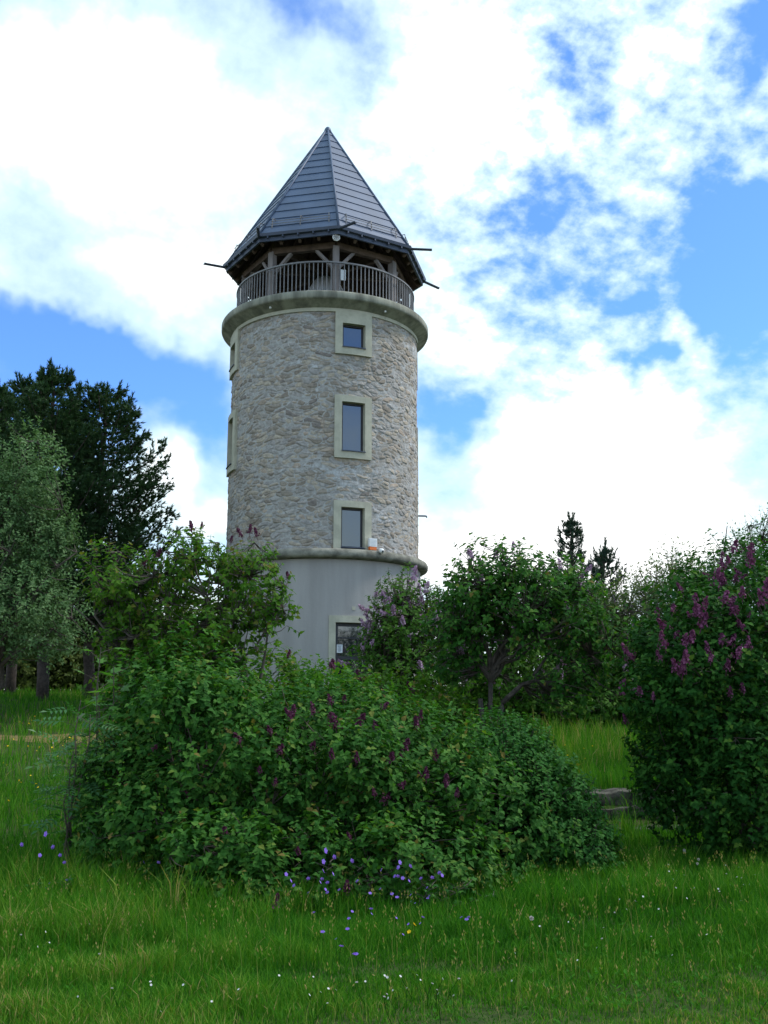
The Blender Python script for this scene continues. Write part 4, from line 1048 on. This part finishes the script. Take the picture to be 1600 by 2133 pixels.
field(gr, 18.0, 40.0, 90000, .6, lambda x, y: .26 + 0 * x, .018, .35)
field(gr, 8.9, 10.0, 3600, .5, lambda x, y: .32 + 0 * x, .010, .5, (-3.6, 2.4))      # taller blades round the lilac foot
field(gr, 7.0, 11.0, 2600, .5, lambda x, y: .36 + 0 * x, .004, .35)
field(gr, 14.5, 22.5, 16000, .5, lambda x, y: .36 + 0 * x, .010, .3, (1.8, 6.0))
nw = 1700; wy = np.sqrt(4.8 ** 2 + (11.5 ** 2 - 4.8 ** 2) * gq.random(nw)); wx = (gq.random(nw) * 2 - 1) * .5 * wy
sel = nz3(wx, wy, 0 * wx, 1.6, 98) + .4 * nz3(wx, wy, 0 * wx, 6, 99) > .25; wx, wy = wx[sel], wy[sel]; nw = len(wx)
for k in range(5):                                         # low broad-leaved weeds
    a = k * 1.257 + gq.random(nw) * .8; yd = np.stack([np.cos(a), np.sin(a), .35 + .5 * gq.random(nw)], -1)
    X, Y, Z = frame(yd, np.tile((0, 0, 1.), (nw, 1))); P0 = np.stack([wx, wy, ground_z(wx, wy) + .02 + .05 * gq.random(nw)], -1)
    scatter(gr, OVAL_V, OVAL_F, P0, X * .9, Y, Z, .022 + .028 * gq.random(nw), .15 + .35 * gq.random(nw))
ns = 900; sy = np.sqrt(5.2 ** 2 + (10.5 ** 2 - 5.2 ** 2) * gq.random(ns)); sx = (gq.random(ns) * 2 - 1) * .5 * sy; hs_ = .22 + .2 * gq.random(ns)
blades(gr, sx, sy, hs_, .0028 + 0 * sx, .3, np.where(gq.random(ns) < .5, .97, .8))      # flowering stalks with seed heads
st0 = np.stack([sx, sy, ground_z(sx, sy) + hs_ * .86], -1)
for k in range(4):
    yd = unit(gq.normal(size=(ns, 3)) * .3 + np.array((0, 0, 1.))); X, Y, Z = frame(yd, rand_dirs(gq, ns))
    scatter(gr, OVAL_V, OVAL_F, st0 + np.array((0, 0, .012)) * k + .008 * gq.normal(size=(ns, 3)), X * .6, Y, Z, .022, np.where(gq.random(ns) < .6, 1., .93))
tag(part('grass', gr, M_grass), kind='stuff')

for k, (px, py, Y, lab) in enumerate(((840, 1825, 9.5, 'low clump of lobed cranesbill leaves under the middle of the lilac'), (690, 1800, 9.45, 'lobed cranesbill leaf clump left of the middle of the lilac foot'), (900, 1850, 9.4, 'small cranesbill leaf clump right of the middle of the lilac foot'),
        (150, 1840, 9.6, 'cranesbill leaf clump at the left foot of the lilac beside the meadow'), (570, 1830, 9.4, 'cranesbill leaf clump in tall grass under the left half of the lilac'))):
    c = at(px, py, Y)
    sapling('cranesbill_plant', lab, [((c[0] + dx, c[1] + dy), (c[0] + dx * 1.6, c[1] + dy * 1.3, c[2] + dz_)) for dx, dy, dz_ in ((-.2, 0, 0), (0, -.08, .05), (.2, .05, .02), (.35, 0, -.05), (-.34, .03, -.04))], 80 + k, 12, M_small, (MAPLE_V, MAPLE_F), .055, .1, .22)

# ------------------------------------------------------------------ flowers
M_violet = petal('violet_petal', (.20, .09, .55), (.36, .22, .80))
M_daisy = petal('white_petal', (.6, .6, .58), (.8, .8, .78))
M_yellow = petal('yellow_petal', (.75, .45, .01), (.85, .6, .02))
M_clock = petal('grey_seed', (.35, .34, .3), (.55, .53, .48))
def flower_mesh(name, npet, r_, h, m, cup=.15, wide=.5, ball=False):
    mb = MB(); q = np.random.default_rng(npet)
    tube(mb, [(0, 0, 0), (.01, .004, h * .6), (0, 0, h)], [.002, .0018, .0015], 4, 0)
    me_mats = [M_grass, m]
    nst = sum(len(f) for f in mb.f)
    if ball:
        dv = rand_dirs(q, 40); X, Y, Z = frame(dv, rand_dirs(q, 40)); scatter(mb, [(-.12, 0, 0), (.12, 0, 0), (.25, 1, 0), (-.25, 1, 0)], [np.array([[0, 1, 2, 3]])], np.tile((0, 0, h + .0), (40, 1)) + 0. * dv, X, Y, Z, r_, q.random(40))
    else:
        for k in range(npet):
            a = 2 * np.pi * k / npet; c, s = math.cos(a), math.sin(a); d_ = np.array((c, s * .5 - cup * .86, s * .86 + cup * .5)); sd = np.array((-s, c * .5, c * .86))
            o = np.array((0, 0, h)); mb.add([o, o + d_ * r_ * .6 + sd * r_ * wide * .5, o + d_ * r_, o + d_ * r_ * .6 - sd * r_ * wide * .5], np.array([[0, 1, 2, 3]]), q.random())
    me = mb.mesh(name)
    for x in me_mats: me.materials.append(x)
    for k, p in enumerate(me.polygons): p.material_index = 0 if k < nst else 1
    return me
F_violet = flower_mesh('cranesbill_flower', 5, .018, .34, M_violet, .25, .9)
F_daisy = flower_mesh('daisy_flower', 9, .008, .16, M_daisy, .1, .45)
F_yellow = flower_mesh('buttercup_flower', 5, .017, .30, M_yellow, .4, .9)
F_clock = flower_mesh('dandelion_clock', 6, .014, .24, M_clock, ball=True)
def plant(me, name, pos, label, cat, group, tilt=.3, s=1.):
    o = bpy.data.objects.new(name, me); link(o)
    o.location = tuple(float(x) for x in pos); o.rotation_euler = (gq.normal() * tilt - .45, gq.normal() * tilt, gq.random() * 6.28 if False else 0)
    o.scale = (s, s, s); tag(o, label, cat, group)
vp = [(476, 594), (524, 629), (464, 654), (622, 650), (888, 658), (880, 686), (946, 679), (462, 706), (516, 722), (786, 700), (256, 724), (380, 748), (456, 750), (445, 768), (486, 770), (282, 760), (300, 786), (652, 762), (860, 735), (877, 735), (904, 745), (938, 760), (1006, 747), (1068, 742), (1108, 716), (1122, 730), (780, 805), (722, 828), (382, 824), (474, 808), (486, 824), (552, 810), (845, 832), (872, 850), (950, 838), (952, 874), (974, 884), (1045, 856), (1052, 845), (1040, 798), (728, 915), (730, 943), (622, 930), (410, 936), (867, 966), (1016, 962), (1003, 996), (937, 1000), (1231, 962), (1260, 973), (1272, 961), (535, 1082), (562, 1122), (636, 1165), (645, 1165), (606, 968), (904, 1058), (460, 1042), (598, 1026)]
for (x, y) in vp:
    px, py = 500 + x * .375, 1550 + y * .375
    Yd = 9.05 - .25 * gq.random() if py < 1890 else onground(px, py + 60)[1]
    p = at(px, py, Yd); g = ground_z(p[0], p[1]); hh = max(.12, p[2] - g)
    s = min(1.5, hh / .34); o = bpy.data.objects.new('cranesbill_flower', F_violet); link(o)
    o.location = (float(p[0]), float(p[1]), float(g)); o.scale = (1.0, 1.0, hh / .34)
    o.rotation_euler = (.0, 0, gq.random() * 6.28)
    tag(o, 'small violet cranesbill flower at the grassy foot of the big lilac', 'flower', 'violet cranesbill flowers')
for (px, py) in ((83, 1782), (104, 1840), (95, 1850), (140, 1833), (171, 1845), (157, 1833), (45, 1760), (125, 1782), (134, 1797), (102, 1847), (330, 1797), (299, 1796), (95, 1738), (110, 1765)):
    p = at(px, py, 9.6); g = ground_z(p[0], p[1]); o = bpy.data.objects.new('cranesbill_flower', F_violet); link(o)
    o.location = (float(p[0]), float(p[1]), float(g)); o.scale = (1, 1, max(.12, p[2] - g) / .34); o.rotation_euler = (0, 0, gq.random() * 6.28)
    tag(o, 'small violet cranesbill flower in the grass left of the big lilac', 'flower', 'violet cranesbill flowers left of the lilac')
def sow(me, name, pts, label, cat, group):
    for (px, py) in pts:
        p = onground(px, py + 25); o = bpy.data.objects.new(name, me); link(o)
        o.location = tuple(float(x) for x in p); o.rotation_euler = (-.25 + .25 * gq.normal(), .25 * gq.normal(), gq.random() * 6.28)
        s = .8 + .4 * gq.random(); o.scale = (s, s, s); tag(o, label, cat, group)
dz = []
for cx, cy, sx, sy, n in ((760, 2090, 160, 35, 22), (900, 2075, 40, 10, 5), (1520, 1840, 60, 40, 14), (1430, 1840, 120, 60, 10), (1340, 1920, 130, 60, 12), (330, 2080, 200, 40, 8), (1100, 1990, 150, 70, 8), (80, 1990, 90, 50, 8)):
    for _ in range(n): dz.append((cx + gq.normal() * sx * .6, min(2125, cy + gq.normal() * sy * .6)))
sow(F_daisy, 'daisy_flower', dz, 'tiny white daisy in the foreground grass', 'flower', 'white daisies in the grass')
by = []
for cx, cy, sx, sy, n in ((40, 1500, 50, 8, 9), (40, 1580, 50, 25, 12), (55, 1660, 45, 30, 8), (1200, 1570, 30, 15, 5), (880, 2010, 60, 6, 2), (120, 1560, 30, 15, 4)):
    for _ in range(n): by.append((cx + gq.normal() * sx * .7, cy + gq.normal() * sy * .7))
sow(F_yellow, 'buttercup_flower', by, 'small yellow buttercup in the meadow grass', 'flower', 'yellow buttercups in the meadow')
sow(F_clock, 'dandelion_clock', [(97, 1552), (75, 1585), (1410, 1795), (1457, 1820), (1100, 1975), (1575, 2095), (1480, 1815)], 'round pale dandelion seed head in the grass', 'flower', 'dandelion seed heads')
